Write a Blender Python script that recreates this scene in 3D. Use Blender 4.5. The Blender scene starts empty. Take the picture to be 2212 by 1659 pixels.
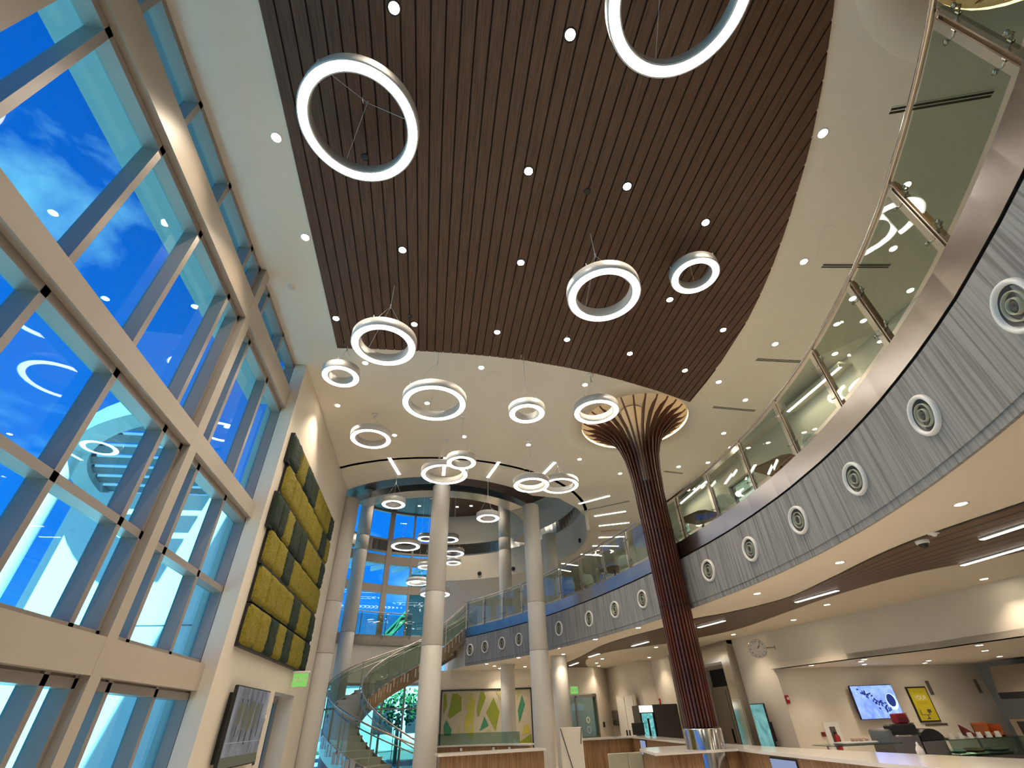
import bpy, math, random
from mathutils import Matrix, Vector
random.seed(7)
sc = bpy.context.scene
COL = sc.collection
PI = math.pi
R_ = math.radians
sin, cos = math.sin, math.cos
HC = 8.5          # main ceiling
ZF = 4.95         # upper floor
ZS = 3.59         # soffit below the upper floor

# ------------------------------------------------------------------ materials
MATS = {}
def nmat(name):
    m = bpy.data.materials.new(name); m.use_nodes = True
    nt = m.node_tree; nt.nodes.clear()
    out = nt.nodes.new('ShaderNodeOutputMaterial')
    MATS[name] = m
    return m, nt, out
def lnk(nt, a, b): nt.links.new(a, b)
def pbr(name, col, rough=.6, metal=0., var=.06, scale=6., bump=0., bscale=40., spec=.5, stretch=None, aniso=0.):
    m, nt, out = nmat(name)
    b = nt.nodes.new('ShaderNodeBsdfPrincipled')
    b.inputs['Roughness'].default_value = rough; b.inputs['Metallic'].default_value = metal
    b.inputs['Specular IOR Level'].default_value = spec
    lnk(nt, b.outputs[0], out.inputs[0])
    tc = nt.nodes.new('ShaderNodeTexCoord'); mp = nt.nodes.new('ShaderNodeMapping')
    lnk(nt, tc.outputs['Object'], mp.inputs[0])
    if stretch: mp.inputs['Scale'].default_value = stretch
    no = nt.nodes.new('ShaderNodeTexNoise'); no.inputs['Scale'].default_value = scale; no.inputs['Detail'].default_value = 4
    lnk(nt, mp.outputs[0], no.inputs['Vector'])
    mx = nt.nodes.new('ShaderNodeMix'); mx.data_type = 'RGBA'
    lo = tuple(max(0, c*(1-var)) for c in col)+(1,); hi = tuple(min(1, c*(1+var)) for c in col)+(1,)
    mx.inputs[6].default_value = lo; mx.inputs[7].default_value = hi
    lnk(nt, no.outputs[0], mx.inputs[0]); lnk(nt, mx.outputs[2], b.inputs['Base Color'])
    if bump:
        n2 = nt.nodes.new('ShaderNodeTexNoise'); n2.inputs['Scale'].default_value = bscale; n2.inputs['Detail'].default_value = 3
        lnk(nt, mp.outputs[0], n2.inputs['Vector'])
        bp = nt.nodes.new('ShaderNodeBump'); bp.inputs['Strength'].default_value = bump; bp.inputs['Distance'].default_value = .02
        lnk(nt, n2.outputs[0], bp.inputs['Height']); lnk(nt, bp.outputs[0], b.inputs['Normal'])
    return m
def wood(name, c0, c1, rough=.45, stretch=(30, 1.2, 30), scale=2.2, bump=.15):
    m, nt, out = nmat(name)
    b = nt.nodes.new('ShaderNodeBsdfPrincipled'); b.inputs['Roughness'].default_value = rough
    lnk(nt, b.outputs[0], out.inputs[0])
    tc = nt.nodes.new('ShaderNodeTexCoord'); mp = nt.nodes.new('ShaderNodeMapping')
    lnk(nt, tc.outputs['Object'], mp.inputs[0]); mp.inputs['Scale'].default_value = stretch
    no = nt.nodes.new('ShaderNodeTexNoise'); no.inputs['Scale'].default_value = scale; no.inputs['Detail'].default_value = 6
    no.inputs['Distortion'].default_value = .6
    lnk(nt, mp.outputs[0], no.inputs['Vector'])
    rp = nt.nodes.new('ShaderNodeValToRGB')
    rp.color_ramp.elements[0].position = .34; rp.color_ramp.elements[0].color = c0+(1,)
    rp.color_ramp.elements[1].position = .68; rp.color_ramp.elements[1].color = c1+(1,)
    lnk(nt, no.outputs[0], rp.inputs[0]); lnk(nt, rp.outputs[0], b.inputs['Base Color'])
    bp = nt.nodes.new('ShaderNodeBump'); bp.inputs['Strength'].default_value = bump; bp.inputs['Distance'].default_value = .01
    lnk(nt, no.outputs[0], bp.inputs['Height']); lnk(nt, bp.outputs[0], b.inputs['Normal'])
    return m
def emit(name, col, strength):
    m, nt, out = nmat(name)
    e = nt.nodes.new('ShaderNodeEmission'); e.inputs[0].default_value = col+(1,); e.inputs[1].default_value = strength
    lnk(nt, e.outputs[0], out.inputs[0]); return m
def glass(name, tint, refl=.06, rough=.0):
    m, nt, out = nmat(name)
    t = nt.nodes.new('ShaderNodeBsdfTransparent'); t.inputs[0].default_value = tint+(1,)
    g = nt.nodes.new('ShaderNodeBsdfGlossy'); g.inputs['Roughness'].default_value = rough
    lw = nt.nodes.new('ShaderNodeLayerWeight'); lw.inputs[0].default_value = .5
    p = nt.nodes.new('ShaderNodeMath'); p.operation = 'POWER'; p.inputs[1].default_value = 4.
    lnk(nt, lw.outputs['Facing'], p.inputs[0])
    a = nt.nodes.new('ShaderNodeMath'); a.operation = 'MULTIPLY_ADD'; a.inputs[1].default_value = .9; a.inputs[2].default_value = refl
    a.use_clamp = True
    lnk(nt, p.outputs[0], a.inputs[0])
    mx = nt.nodes.new('ShaderNodeMixShader')
    lnk(nt, a.outputs[0], mx.inputs[0]); lnk(nt, t.outputs[0], mx.inputs[1]); lnk(nt, g.outputs[0], mx.inputs[2])
    lnk(nt, mx.outputs[0], out.inputs[0]); return m

M_WALL = pbr('wall_paint', (.68, .62, .53), .65, var=.03, bump=.05, bscale=180)
M_CEIL = pbr('ceiling_paint', (.78, .74, .66), .7, var=.02)
M_BEAM = pbr('beam_paint', (.42, .37, .31), .45, var=.03, bump=.04, bscale=150)
M_SOFFIT = pbr('soffit_paint', (.74, .66, .54), .7, var=.02)
M_FRAME = pbr('frame_metal', (.30, .27, .25), .38, metal=.25, var=.05)
M_BLACK = pbr('matte_black', (.012, .012, .013), .5)
M_DARK = pbr('dark_gap', (.010, .006, .005), .8)
M_WOODC = wood('ceiling_wood', (.052, .023, .013), (.120, .055, .031), .5, (26, .9, 26))
M_WOODFIN = wood('fin_wood', (.040, .010, .006), (.105, .030, .018), .32, (22, 22, .8))
M_WOODLT = wood('counter_wood', (.20, .105, .045), (.40, .24, .12), .45, (14, 14, .7), 1.6)
M_WOODRIB = wood('ribbon_wood', (.060, .032, .014), (.17, .095, .045), .5, (4, 4, 4), 2.)
M_STEEL = pbr('brushed_steel', (.42, .38, .35), .24, metal=1., var=.05, scale=3, stretch=(1, 1, 40), bump=.02, bscale=8)
M_BRONZE = pbr("bronze_cladding", (.34,.24,.15), .25, metal=.8, var=.2, scale=4, stretch=(3,3,.6))
M_CHROME = pbr('polished_steel', (.72, .70, .67), .14, metal=1., var=.02)
M_RAILM = pbr('rail_steel', (.50, .45, .39), .25, metal=1., var=.04)
M_WHITE = pbr('white_enamel', (.74, .73, .70), .35, var=.02)
M_RING = pbr('ring_housing', (.62, .62, .62), .4, metal=.1, var=.02)
M_COLM = pbr('column_paint', (.62, .60, .56), .42, var=.03)
M_QUARTZ = pbr('white_quartz', (.74, .70, .65), .14, var=.05, scale=30)
M_FLOOR = pbr('terrazzo', (.60, .55, .48), .3, var=.12, scale=60)
M_MOSSY = pbr('moss_yellow', (.20, .165, .006), .9, var=.75, scale=26, bump=.9, bscale=60)
M_MOSSD = pbr('moss_dark', (.006, .022, .010), .9, var=.7, scale=30, bump=.9, bscale=60)
M_RED = pbr('red_plastic', (.35, .012, .015), .4)
M_REDD = pbr('dark_red', (.16, .015, .015), .5)
M_ORANGE = pbr('orange_plastic', (.50, .14, .03), .5)
M_ORSEAT = pbr('rust_fabric', (.30, .075, .028), .8, bump=.2, bscale=200)
M_YELLOW = pbr('poster_yellow', (.52, .43, .02), .5)
M_GREYP = pbr('grey_green_panel', (.34, .34, .25), .5)
M_SHELL = pbr('pale_shell', (.42, .46, .45), .4)
M_STEELG = pbr('appliance_steel', (.40, .36, .31), .3, metal=.9, var=.06, stretch=(30, 30, 1))
M_GREYB = pbr('appliance_grey', (.10, .09, .078), .5)
M_PAPER = pbr('paper_white', (.75, .72, .66), .8)
M_GREEN = pbr('leaf_green', (.05, .16, .03), .7, var=.6, scale=8)
M_TREAD = pbr('stair_stone', (.60, .55, .48), .45, var=.05)
M_BEIGED = pbr('door_laminate', (.36, .30, .23), .5, var=.05, stretch=(8, 8, 1))
M_TILEB = pbr('blue_grey_tile', (.30, .33, .36), .3, var=.05)
M_EXTW = pbr('stucco_white', (.80, .82, .82), .8, var=.03)
M_EXTG = pbr('ground_concrete', (.42, .42, .40), .9)
M_EXTT = pbr('teal_fascia', (.42, .46, .46), .7)
M_EXTD = pbr('dark_louver', (.16, .17, .20), .6)
M_CRANE = pbr('crane_green', (.05, .22, .10), .5)
M_NOZ = pbr('nozzle_inner', (.035, .038, .038), .4)
M_LIME = pbr('panel_lime', (.17, .215, .010), .6)
M_OLIVE = pbr('panel_olive', (.33, .31, .13), .6)
M_YLEAF = pbr('panel_yellow', (.36, .33, .05), .6)
M_TEAL = pbr('panel_teal', (.028, .17, .085), .6)
M_TAUPE = pbr('panel_taupe', (.38, .34, .26), .6)
M_EXITG = emit('exit_green', (.16, .42, .09), .55)
L_RING = emit('ring_light', (1., .93, .83), 5.5)
L_DOWN = emit('downlight_lens', (1., .86, .66), 30.)
L_LIN = emit('linear_light', (1., .93, .82), 5.)
L_COVE = emit('cove_led', (1., .62, .24), 2.6)
L_BLUESCR = emit('monitor_glow', (.20, .24, .38), .5)
M_GWIN = glass('window_tint', (.42, .80, .93), .035)
M_GGUARD = glass('guard_glass', (.76, .82, .77), .035)
M_GDOOR = glass('door_glass', (.62, .74, .70), .05)

def lam_mat():   # grey laminate with vertical grain
    m, nt, out = nmat('grey_laminate')
    b = nt.nodes.new('ShaderNodeBsdfPrincipled'); b.inputs['Roughness'].default_value = .5
    lnk(nt, b.outputs[0], out.inputs[0])
    uv = nt.nodes.new('ShaderNodeUVMap'); uv.uv_map = 'UVMap'
    mp = nt.nodes.new('ShaderNodeMapping'); mp.inputs['Scale'].default_value = (9, .22, 1)
    lnk(nt, uv.outputs[0], mp.inputs[0])
    no = nt.nodes.new('ShaderNodeTexNoise'); no.inputs['Scale'].default_value = 2.4; no.inputs['Detail'].default_value = 5; no.inputs['Distortion'].default_value = .5
    lnk(nt, mp.outputs[0], no.inputs['Vector'])
    rp = nt.nodes.new('ShaderNodeValToRGB')
    rp.color_ramp.elements[0].position = .36; rp.color_ramp.elements[0].color = (.15, .145, .14, 1)
    rp.color_ramp.elements[1].position = .56; rp.color_ramp.elements[1].color = (.285, .28, .27, 1)
    lnk(nt, no.outputs[0], rp.inputs[0]); lnk(nt, rp.outputs[0], b.inputs['Base Color'])
    return m
M_LAM = lam_mat()
def slat_mat():  # ribbon of narrow slats following the UV v direction
    m, nt, out = nmat('slatted_ribbon')
    b = nt.nodes.new('ShaderNodeBsdfPrincipled'); b.inputs['Roughness'].default_value = .5
    lnk(nt, b.outputs[0], out.inputs[0])
    uv = nt.nodes.new('ShaderNodeUVMap'); uv.uv_map = 'UVMap'
    sx = nt.nodes.new('ShaderNodeSeparateXYZ'); lnk(nt, uv.outputs[0], sx.inputs[0])
    mu = nt.nodes.new('ShaderNodeMath'); mu.operation = 'MULTIPLY'; mu.inputs[1].default_value = 9.
    fr = nt.nodes.new('ShaderNodeMath'); fr.operation = 'FRACT'
    gt = nt.nodes.new('ShaderNodeMath'); gt.operation = 'GREATER_THAN'; gt.inputs[1].default_value = .24
    lnk(nt, sx.outputs[1], mu.inputs[0]); lnk(nt, mu.outputs[0], fr.inputs[0]); lnk(nt, fr.outputs[0], gt.inputs[0])
    mp = nt.nodes.new('ShaderNodeMapping'); mp.inputs['Scale'].default_value = (.6, 22, 1); lnk(nt, uv.outputs[0], mp.inputs[0])
    no = nt.nodes.new('ShaderNodeTexNoise'); no.inputs['Scale'].default_value = 2.; no.inputs['Detail'].default_value = 4
    lnk(nt, mp.outputs[0], no.inputs['Vector'])
    rp = nt.nodes.new('ShaderNodeValToRGB')
    rp.color_ramp.elements[0].color = (.055, .026, .010, 1); rp.color_ramp.elements[1].color = (.19, .10, .045, 1)
    lnk(nt, no.outputs[0], rp.inputs[0])
    mx = nt.nodes.new('ShaderNodeMix'); mx.data_type = 'RGBA'; mx.inputs[6].default_value = (.022, .011, .005, 1)
    lnk(nt, gt.outputs[0], mx.inputs[0]); lnk(nt, rp.outputs[0], mx.inputs[7]); lnk(nt, mx.outputs[2], b.inputs['Base Color'])
    return m
M_SLAT = slat_mat()
def screen_mat(name, ramp, scale, strength, dist=1.2, stretch=(1, 1, 1)):
    m, nt, out = nmat(name)
    e = nt.nodes.new('ShaderNodeEmission'); e.inputs[1].default_value = strength
    lnk(nt, e.outputs[0], out.inputs[0])
    tc = nt.nodes.new('ShaderNodeTexCoord'); mp = nt.nodes.new('ShaderNodeMapping'); mp.inputs['Scale'].default_value = stretch
    lnk(nt, tc.outputs['Object'], mp.inputs[0])
    no = nt.nodes.new('ShaderNodeTexNoise'); no.inputs['Scale'].default_value = scale; no.inputs['Detail'].default_value = 5; no.inputs['Distortion'].default_value = dist
    lnk(nt, mp.outputs[0], no.inputs['Vector'])
    rp = nt.nodes.new('ShaderNodeValToRGB')
    while len(rp.color_ramp.elements) < len(ramp): rp.color_ramp.elements.new(.5)
    for el, (p, c) in zip(rp.color_ramp.elements, ramp): el.position = p; el.color = c+(1,)
    lnk(nt, no.outputs[0], rp.inputs[0]); lnk(nt, rp.outputs[0], e.inputs[0])
    return m
M_TVSCR = screen_mat('tv_picture', [(.3, (.10, .16, .55)), (.55, (.20, .30, .80)), (.8, (.30, .42, .90))], 3., .75)
M_TVDK = emit('tv_beans', (.02, .035, .16), .5)
M_TVLT = emit('tv_cup', (.42, .58, .95), .8)
M_SIGNSCR = screen_mat('sign_picture', [(.35, (.05, .13, .13)), (.6, (.10, .22, .21)), (.75, (.16, .29, .27))], 2.4, .8)
M_ARTSCR = screen_mat('art_picture', [(.3, (.035, .037, .040)), (.55, (.085, .085, .088)), (.8, (.15, .145, .14))], 2.2, .8, 2., (1, .6, .35))
M_COOLER = screen_mat('cooler_glow', [(.3, (.03, .12, .12)), (.55, (.10, .32, .32)), (.75, (.30, .50, .48))], 6., .7)

# ------------------------------------------------------------------ geometry
class G:
    def __init__(s): s.v = []; s.f = []; s.m = []; s.uv = None; s.sm = []
    def add(s, V, F, mi=0, smooth=False):
        o = len(s.v); s.v += [tuple(p) for p in V]
        for f in F: s.f.append([o+i for i in f]); s.m.append(mi); s.sm.append(smooth)
    def box(s, x0, x1, y0, y1, z0, z1, mi=0):
        s.add([(x0,y0,z0),(x1,y0,z0),(x1,y1,z0),(x0,y1,z0),(x0,y0,z1),(x1,y0,z1),(x1,y1,z1),(x0,y1,z1)],
              [(3,2,1,0),(4,5,6,7),(0,1,5,4),(1,2,6,5),(2,3,7,6),(3,0,4,7)], mi)
    def rbox(s, x0, x1, y0, y1, z0, z1, r=.02, mi=0):
        # box with chamfered vertical and horizontal edges
        def ring(z, i):
            a, b, c, d = x0+i, x1-i, y0+i, y1-i; k = r
            return [(a+k,c,z),(b-k,c,z),(b,c+k,z),(b,d-k,z),(b-k,d,z),(a+k,d,z),(a,d-k,z),(a,c+k,z)]
        rings = [ring(z0, r), ring(z0+r, 0), ring(z1-r, 0), ring(z1, r)]
        V = sum(rings, []); F = [tuple(range(7,-1,-1)), tuple(range(24,32))]
        for k in range(3):
            for i in range(8): F.append((k*8+i, k*8+(i+1)%8, k*8+8+(i+1)%8, k*8+8+i))
        s.add(V, F, mi)
    def obox(s, c, ax, ay, az, hx, hy, hz, mi=0):
        c = Vector(c); ax = Vector(ax)*hx; ay = Vector(ay)*hy; az = Vector(az)*hz
        V = [c+i*ax+j*ay+k*az for k in (-1,1) for (i,j) in ((-1,-1),(1,-1),(1,1),(-1,1))]
        s.add(V, [(3,2,1,0),(4,5,6,7),(0,1,5,4),(1,2,6,5),(2,3,7,6),(3,0,4,7)], mi)
    def bar(s, p, q, w, h, mi=0, up=(0,0,1)):
        p = Vector(p); q = Vector(q); d = (q-p); L = d.length; d.normalize()
        u = Vector(up); sd = d.cross(u)
        if sd.length < 1e-4: sd = d.cross(Vector((1,0,0)))
        sd.normalize(); u = sd.cross(d)
        s.obox((p+q)/2, d, sd, u, L/2, w/2, h/2, mi)
    def prism(s, poly, z0, z1, mi=0, top=None):
        n = len(poly)
        V = [(x,y,z0) for x,y in poly]+[(x,y,z1) for x,y in poly]
        F = [tuple(range(n-1,-1,-1)), tuple(range(n,2*n))]+[(i,(i+1)%n,n+(i+1)%n,n+i) for i in range(n)]
        s.add(V, F, mi)
        if top is not None: s.m[-n-1] = top
    def cyl(s, x, y, z0, z1, r, n=24, mi=0, r1=None, cap=True):
        r1 = r if r1 is None else r1
        V = [(x+r*cos(2*PI*i/n), y+r*sin(2*PI*i/n), z0) for i in range(n)]+[(x+r1*cos(2*PI*i/n), y+r1*sin(2*PI*i/n), z1) for i in range(n)]
        s.add(V, [(i,(i+1)%n,n+(i+1)%n,n+i) for i in range(n)], mi, True)
        if cap:
            s.add(V[:n], [tuple(range(n-1,-1,-1))], mi); s.add(V[n:], [tuple(range(n))], mi)
    def lathe(s, prof, n=32, mi=0, c=(0,0,0), smooth=True, axis=None):
        # prof: [(r,z)...] revolved about z; axis: optional 3x3 orientation
        V = []
        for r, z in prof:
            for i in range(n):
                p = Vector((r*cos(2*PI*i/n), r*sin(2*PI*i/n), z))
                if axis: p = axis @ p
                V.append(p+Vector(c))
        F = []
        for k in range(len(prof)-1):
            for i in range(n): F.append((k*n+i, k*n+(i+1)%n, (k+1)*n+(i+1)%n, (k+1)*n+i))
        s.add(V, F, mi, smooth)
    def tube(s, pts, r, n=8, mi=0, closed=False, caps=True):
        P = [Vector(p) for p in pts]; m = len(P); V = []
        prev = None
        for i, p in enumerate(P):
            if closed: t = P[(i+1)%m]-P[i-1]
            else: t = P[min(i+1,m-1)]-P[max(i-1,0)]
            t.normalize()
            u = Vector((0,0,1)) if abs(t.z) < .9 else Vector((1,0,0))
            a = t.cross(u); a.normalize(); b = a.cross(t)
            if prev is not None and a.dot(prev) < 0: a = -a; b = -b
            prev = a
            V += [p+a*(r*cos(2*PI*k/n))+b*(r*sin(2*PI*k/n)) for k in range(n)]
        F = []
        for i in range(m if closed else m-1):
            j = (i+1) % m
            for k in range(n): F.append((i*n+k, i*n+(k+1)%n, j*n+(k+1)%n, j*n+k))
        s.add(V, F, mi, True)
        if caps and not closed:
            s.add(V[:n], [tuple(range(n))], mi); s.add(V[-n:], [tuple(range(n))], mi)
    def strip(s, pts, z0, z1, t0, t1, mi=0, closed=False):
        # vertical curved slab following plan polyline; t0,t1 offsets along the left normal
        P = [Vector((p[0],p[1])) for p in pts]; m = len(P)
        N = []
        for i in range(m):
            d = (P[(i+1)%m]-P[i-1]) if closed else (P[min(i+1,m-1)]-P[max(i-1,0)])
            d.normalize(); N.append(Vector((-d.y, d.x)))
        V = []
        for i in range(m):
            a = P[i]+N[i]*t0; b = P[i]+N[i]*t1
            za = z0[i] if isinstance(z0, (list,tuple)) else z0; zb = z1[i] if isinstance(z1, (list,tuple)) else z1
            V += [(a.x,a.y,za),(b.x,b.y,za),(b.x,b.y,zb),(a.x,a.y,zb)]
        F = []
        for i in range(m if closed else m-1):
            j = (i+1) % m; A = i*4; B = j*4
            F += [(A,A+1,B+1,B),(A+1,A+2,B+2,B+1),(A+2,A+3,B+3,B+2),(A+3,A,B,B+3)]
        o = len(s.f)
        s.add(V, F, mi)
        if not closed: s.add(V[:4], [(3,2,1,0)], mi); s.add(V[-4:], [(0,1,2,3)], mi)
    def build(s, name, mats, parent=None, kind=None, smooth=None, uvf=None):
        me = bpy.data.meshes.new(name); me.from_pydata(s.v, [], s.f)
        if not isinstance(mats, (list, tuple)): mats = [mats]
        for m in mats: me.materials.append(m)
        me.polygons.foreach_set('material_index', s.m)
        me.polygons.foreach_set('use_smooth', [smooth if smooth is not None else q for q in s.sm])
        if uvf:
            L = me.uv_layers.new(name='UVMap')
            for lp in me.loops: L.data[lp.index].uv = uvf(me.vertices[lp.vertex_index].co)
        me.update()
        o = bpy.data.objects.new(name, me); COL.objects.link(o)
        if parent is not None: o.parent = parent
        if kind: o['kind'] = kind
        return o
def loc(o, p): o.location = p; return o
def thing(name, label, cat, at=(0,0,0), rz=0., group=None):
    o = bpy.data.objects.new(name, None); COL.objects.link(o); o.empty_display_size = .1
    o.location = at; o.rotation_euler = (0,0,rz)
    o['label'] = label; o['category'] = cat
    if group: o['group'] = group
    return o
def tag(o, label, cat, group=None, kind=None):
    o['label'] = label; o['category'] = cat
    if group: o['group'] = group
    if kind: o['kind'] = kind
    return o
def struct(name, g, mats, parent=None, uvf=None):
    return g.build(name, mats, parent, kind=None if parent else 'structure', uvf=uvf)
def dup(root, at, rz=0., label=None, group=None):
    r = root.copy(); COL.objects.link(r); r.location = at; r.rotation_euler = (0,0,rz)
    if label: r['label'] = label
    if group: r['group'] = group
    for ch in list(root.children):
        c = ch.copy(); COL.objects.link(c); c.parent = r
        for g in ch.children:
            d = g.copy(); COL.objects.link(d); d.parent = c
    return r
def sroot(name):
    o = bpy.data.objects.new(name, None); COL.objects.link(o); o.empty_display_size = .1; o['kind'] = 'structure'; return o
ORD = ['nearest','second nearest','third nearest','fourth nearest','fifth nearest','sixth nearest','seventh nearest','eighth nearest','ninth nearest','tenth nearest','eleventh nearest','twelfth nearest','thirteenth nearest','fourteenth nearest','fifteenth nearest','sixteenth nearest']
PW = dict(wood=85, ceil=95, ceilr=5, soff=36, kit=20, rot=70, wash=6, sky=.50, sun=9, exp=1.42)
SKYOFF = (0,0,0)

# ------------------------------------------------------------------ plan data (metres; camera stands at the origin, planks run along +y)
BALC = [(1.99,-1.2),(2.32,-.9),(2.63,-.59),(2.92,-.27),(3.2,.06),(3.47,.39),(3.73,.74),(3.97,1.1),(4.2,1.47),(4.41,1.84),(4.62,2.22),(4.81,2.62),(4.98,3.01),(5.14,3.42),(5.29,3.83),(5.42,4.24),(5.54,4.66),(5.65,5.09),(5.74,5.51),(5.81,5.94),(5.88,6.37),(5.93,6.8),(5.96,7.23),(5.99,7.67),(6.,8.1),(6.01,8.53),(6.,8.97),(5.98,9.4),(5.95,9.83),(5.92,10.27),(5.87,10.7),(5.82,11.13),(5.76,11.56),(5.69,11.99),(5.62,12.42),(5.55,12.85),(5.46,13.27),(5.38,13.7),(5.28,14.12),(5.19,14.55),(5.08,14.97),(4.98,15.39),(4.86,15.81),(4.74,16.23),(4.62,16.65),(4.49,17.06),(4.35,17.47),(4.21,17.88),(4.06,18.29),(3.9,18.69),(3.73,19.09),(3.56,19.49),(3.37,19.88),(3.18,20.27),(2.98,20.65),(2.77,21.04),(2.55,21.41),(2.33,21.79),(2.1,22.16),(1.87,22.53),(1.65,22.9)]
BT = [0.]
for a, b in zip(BALC, BALC[1:]): BT.append(BT[-1]+math.hypot(b[0]-a[0], b[1]-a[1]))
def bal(t):        # point, tangent and atrium-side normal at arc length t
    t = max(0, min(BT[-1]-1e-6, t))
    i = max(k for k in range(len(BT)) if BT[k] <= t); i = min(i, len(BALC)-2)
    k = (t-BT[i])/(BT[i+1]-BT[i]); a, b = Vector(BALC[i]), Vector(BALC[i+1])
    i0 = max(0, i-1); i1 = min(len(BALC)-1, i+2)
    d = (Vector(BALC[i1])-Vector(BALC[i0])).normalized()
    return a.lerp(b, k), d, Vector((-d.y, d.x))
DX, DY, DR = .17, 19.66, 6.2
def dp(deg, r=DR): return (DX+r*cos(R_(deg)), DY+r*sin(R_(deg)))
def arc(a0, a1, r, n): return [dp(a0+(a1-a0)*i/n, r) for i in range(n+1)]
CROWN = (5.50, 10.69); CROWN2 = (5.88, -.62)

def fill_holes(name, outer, holes, z, mat, parent=None, kind='structure'):
    import bmesh
    bm = bmesh.new(); ed = []
    for lp in [outer]+holes:
        vs = [bm.verts.new((x, y, z)) for x, y in lp]
        ed += [bm.edges.new((vs[i], vs[(i+1) % len(vs)])) for i in range(len(vs))]
    bmesh.ops.triangle_fill(bm, use_beauty=True, use_dissolve=False, edges=ed)
    for f in bm.faces:
        if f.normal.z > 0: f.normal_flip()
    me = bpy.data.meshes.new(name); bm.to_mesh(me); bm.free(); me.materials.append(mat)
    o = bpy.data.objects.new(name, me); COL.objects.link(o); o['kind'] = kind
    if parent: o.parent = parent
    return o

# ------------------------------------------------------------------ ceilings, floors, walls
c1p, c2p, c4p, c5p, c3p, c6p = (-3.08,16.5), (.12,15.11), (3.55,16.62), (5.02,19.98), (-3.37,22.52), (3.45,22.81)
circ = lambda c, r, n=48: [(c[0]+r*cos(2*PI*i/n), c[1]+r*sin(2*PI*i/n)) for i in range(n)]
outer = [(-3.7,-3.2),(12.4,-3.2),(12.4,29.6),(1.0,29.6)]+arc(82,-14,DR,24)+[(5.61,17.29),(5.06,16.77),(4.6,16.33)]+arc(-46,-134,4.85,28)+[(-3.35,16.3),(-3.7,16.3)]
fill_holes('ceiling', outer, [circ(CROWN,1.52), circ(CROWN2,1.52)], HC, M_CEIL)
g = G(); g.prism([(-3.75,-3.3),(12.6,-3.3),(12.6,30),(1,30)]+arc(82,-14,DR+.1,16)+[(5.0,16.6)]+arc(-46,-134,4.95,16)+[(-3.75,16.2)], 9.0, 9.1)
struct('ceiling_roof_deck', g, M_EXTG)
# floor of the hall and ground outside
g = G(); g.box(-3.7,18.2,-3.2,30,-.2,0); struct('floor', g, M_FLOOR)
# upper floor slab, its soffit is the ceiling of the ground floor
slab = list(BALC)+[(1.3,24.2),(1.0,25.3),(1.0,29.6),(12.4,29.6),(12.4,-3.2),(2.2,-3.2),(1.2,-2.2)]
g = G(); g.prism(slab, ZS, ZF, 0, 0); o = struct('floor_upper', g, M_SOFFIT)
# fascia: grey laminate, dark joint, steel band, lower lip
def bal_uv(co):
    best = min(range(len(BALC)), key=lambda i: (co.x-BALC[i][0])**2+(co.y-BALC[i][1])**2)
    return (BT[best], co.z)
fine = [tuple(bal(BT[-1]*i/180)[0]) for i in range(181)]
g = G(); g.strip(fine, 3.665, 4.635, .0, .035)
def fine_uv(co):
    best = min(range(181), key=lambda i: (co.x-fine[i][0])**2+(co.y-fine[i][1])**2)
    return (BT[-1]*best/180, co.z)
struct('trim_1', g, M_LAM, uvf=fine_uv)
g = G(); g.strip(fine, 4.635, 4.665, -.01, .012); struct('trim_2', g, M_DARK)
g = G(); g.strip(fine, 4.665, 5.01, .0, .045); struct('trim_3', g, M_STEEL)
g = G(); g.strip(fine, ZS-.02, 3.665, -.02, .022); struct('trim_4', g, M_LAM, uvf=fine_uv)

# dark plank ceiling panel
WR = [(1.7,-2.9),(2.4,-1.6),(3.0,-.75),(3.65,.1),(4.3,1.05),(4.73,1.78),(5.21,2.71),(5.7,3.93),(6.0,4.8),(6.22,5.58),(6.38,6.3),(6.48,7.02),(6.56,7.8),(6.6,8.54),(6.56,9.41)]
WB = [(-2.43,8.24),(-1.72,8.18),(-.46,8.12),(.2,8.11),(.89,8.12),(1.77,8.17),(2.82,8.32),(3.6,8.47),(4.35,8.66),(5.49,9.01),(6.56,9.41)]
def yb(x):
    for a, b in zip(WB, WB[1:]):
        if a[0] <= x <= b[0]: return a[1]+(b[1]-a[1])*(x-a[0])/(b[0]-a[0])
    return WB[-1][1] if x > 0 else WB[0][1]
def yr(x):
    for a, b in zip(WR[:-1], WR[1:-1]):
        if a[0] <= x <= b[0]: return a[1]+(b[1]-a[1])*(x-a[0])/(b[0]-a[0])
    return -2.95
g = G(); x = -2.43; i = 0
while x < 6.6:
    xa, xb = x, min(x+.158, 6.598)
    n = 4
    for k in range(1):
        ya0, yb0 = (-2.95, -2.95) if xb <= 1.7 else (yr(xa), yr(xb))
        ya1, yb1 = yb(xa), yb(xb)
        zo = 8.462
        V = [(xa,ya0,zo),(xb,yb0,zo),(xb,yb1,zo),(xa,ya1,zo),(xa,ya0,8.485),(xb,yb0,8.485),(xb,yb1,8.485),(xa,ya1,8.485)]
        g.add(V, [(3,2,1,0),(0,1,5,4),(1,2,6,5),(2,3,7,6),(3,0,4,7)])
    x += .18; i += 1
pan = struct('ceiling_wood_panel', g, M_WOODC)
g = G(); g.prism([(-2.43,-2.95),(1.7,-2.95)]+WR[1:]+WB[::-1][1:], 8.484, 8.499); struct('ceiling_wood_backing', g, M_DARK, pan)

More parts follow.
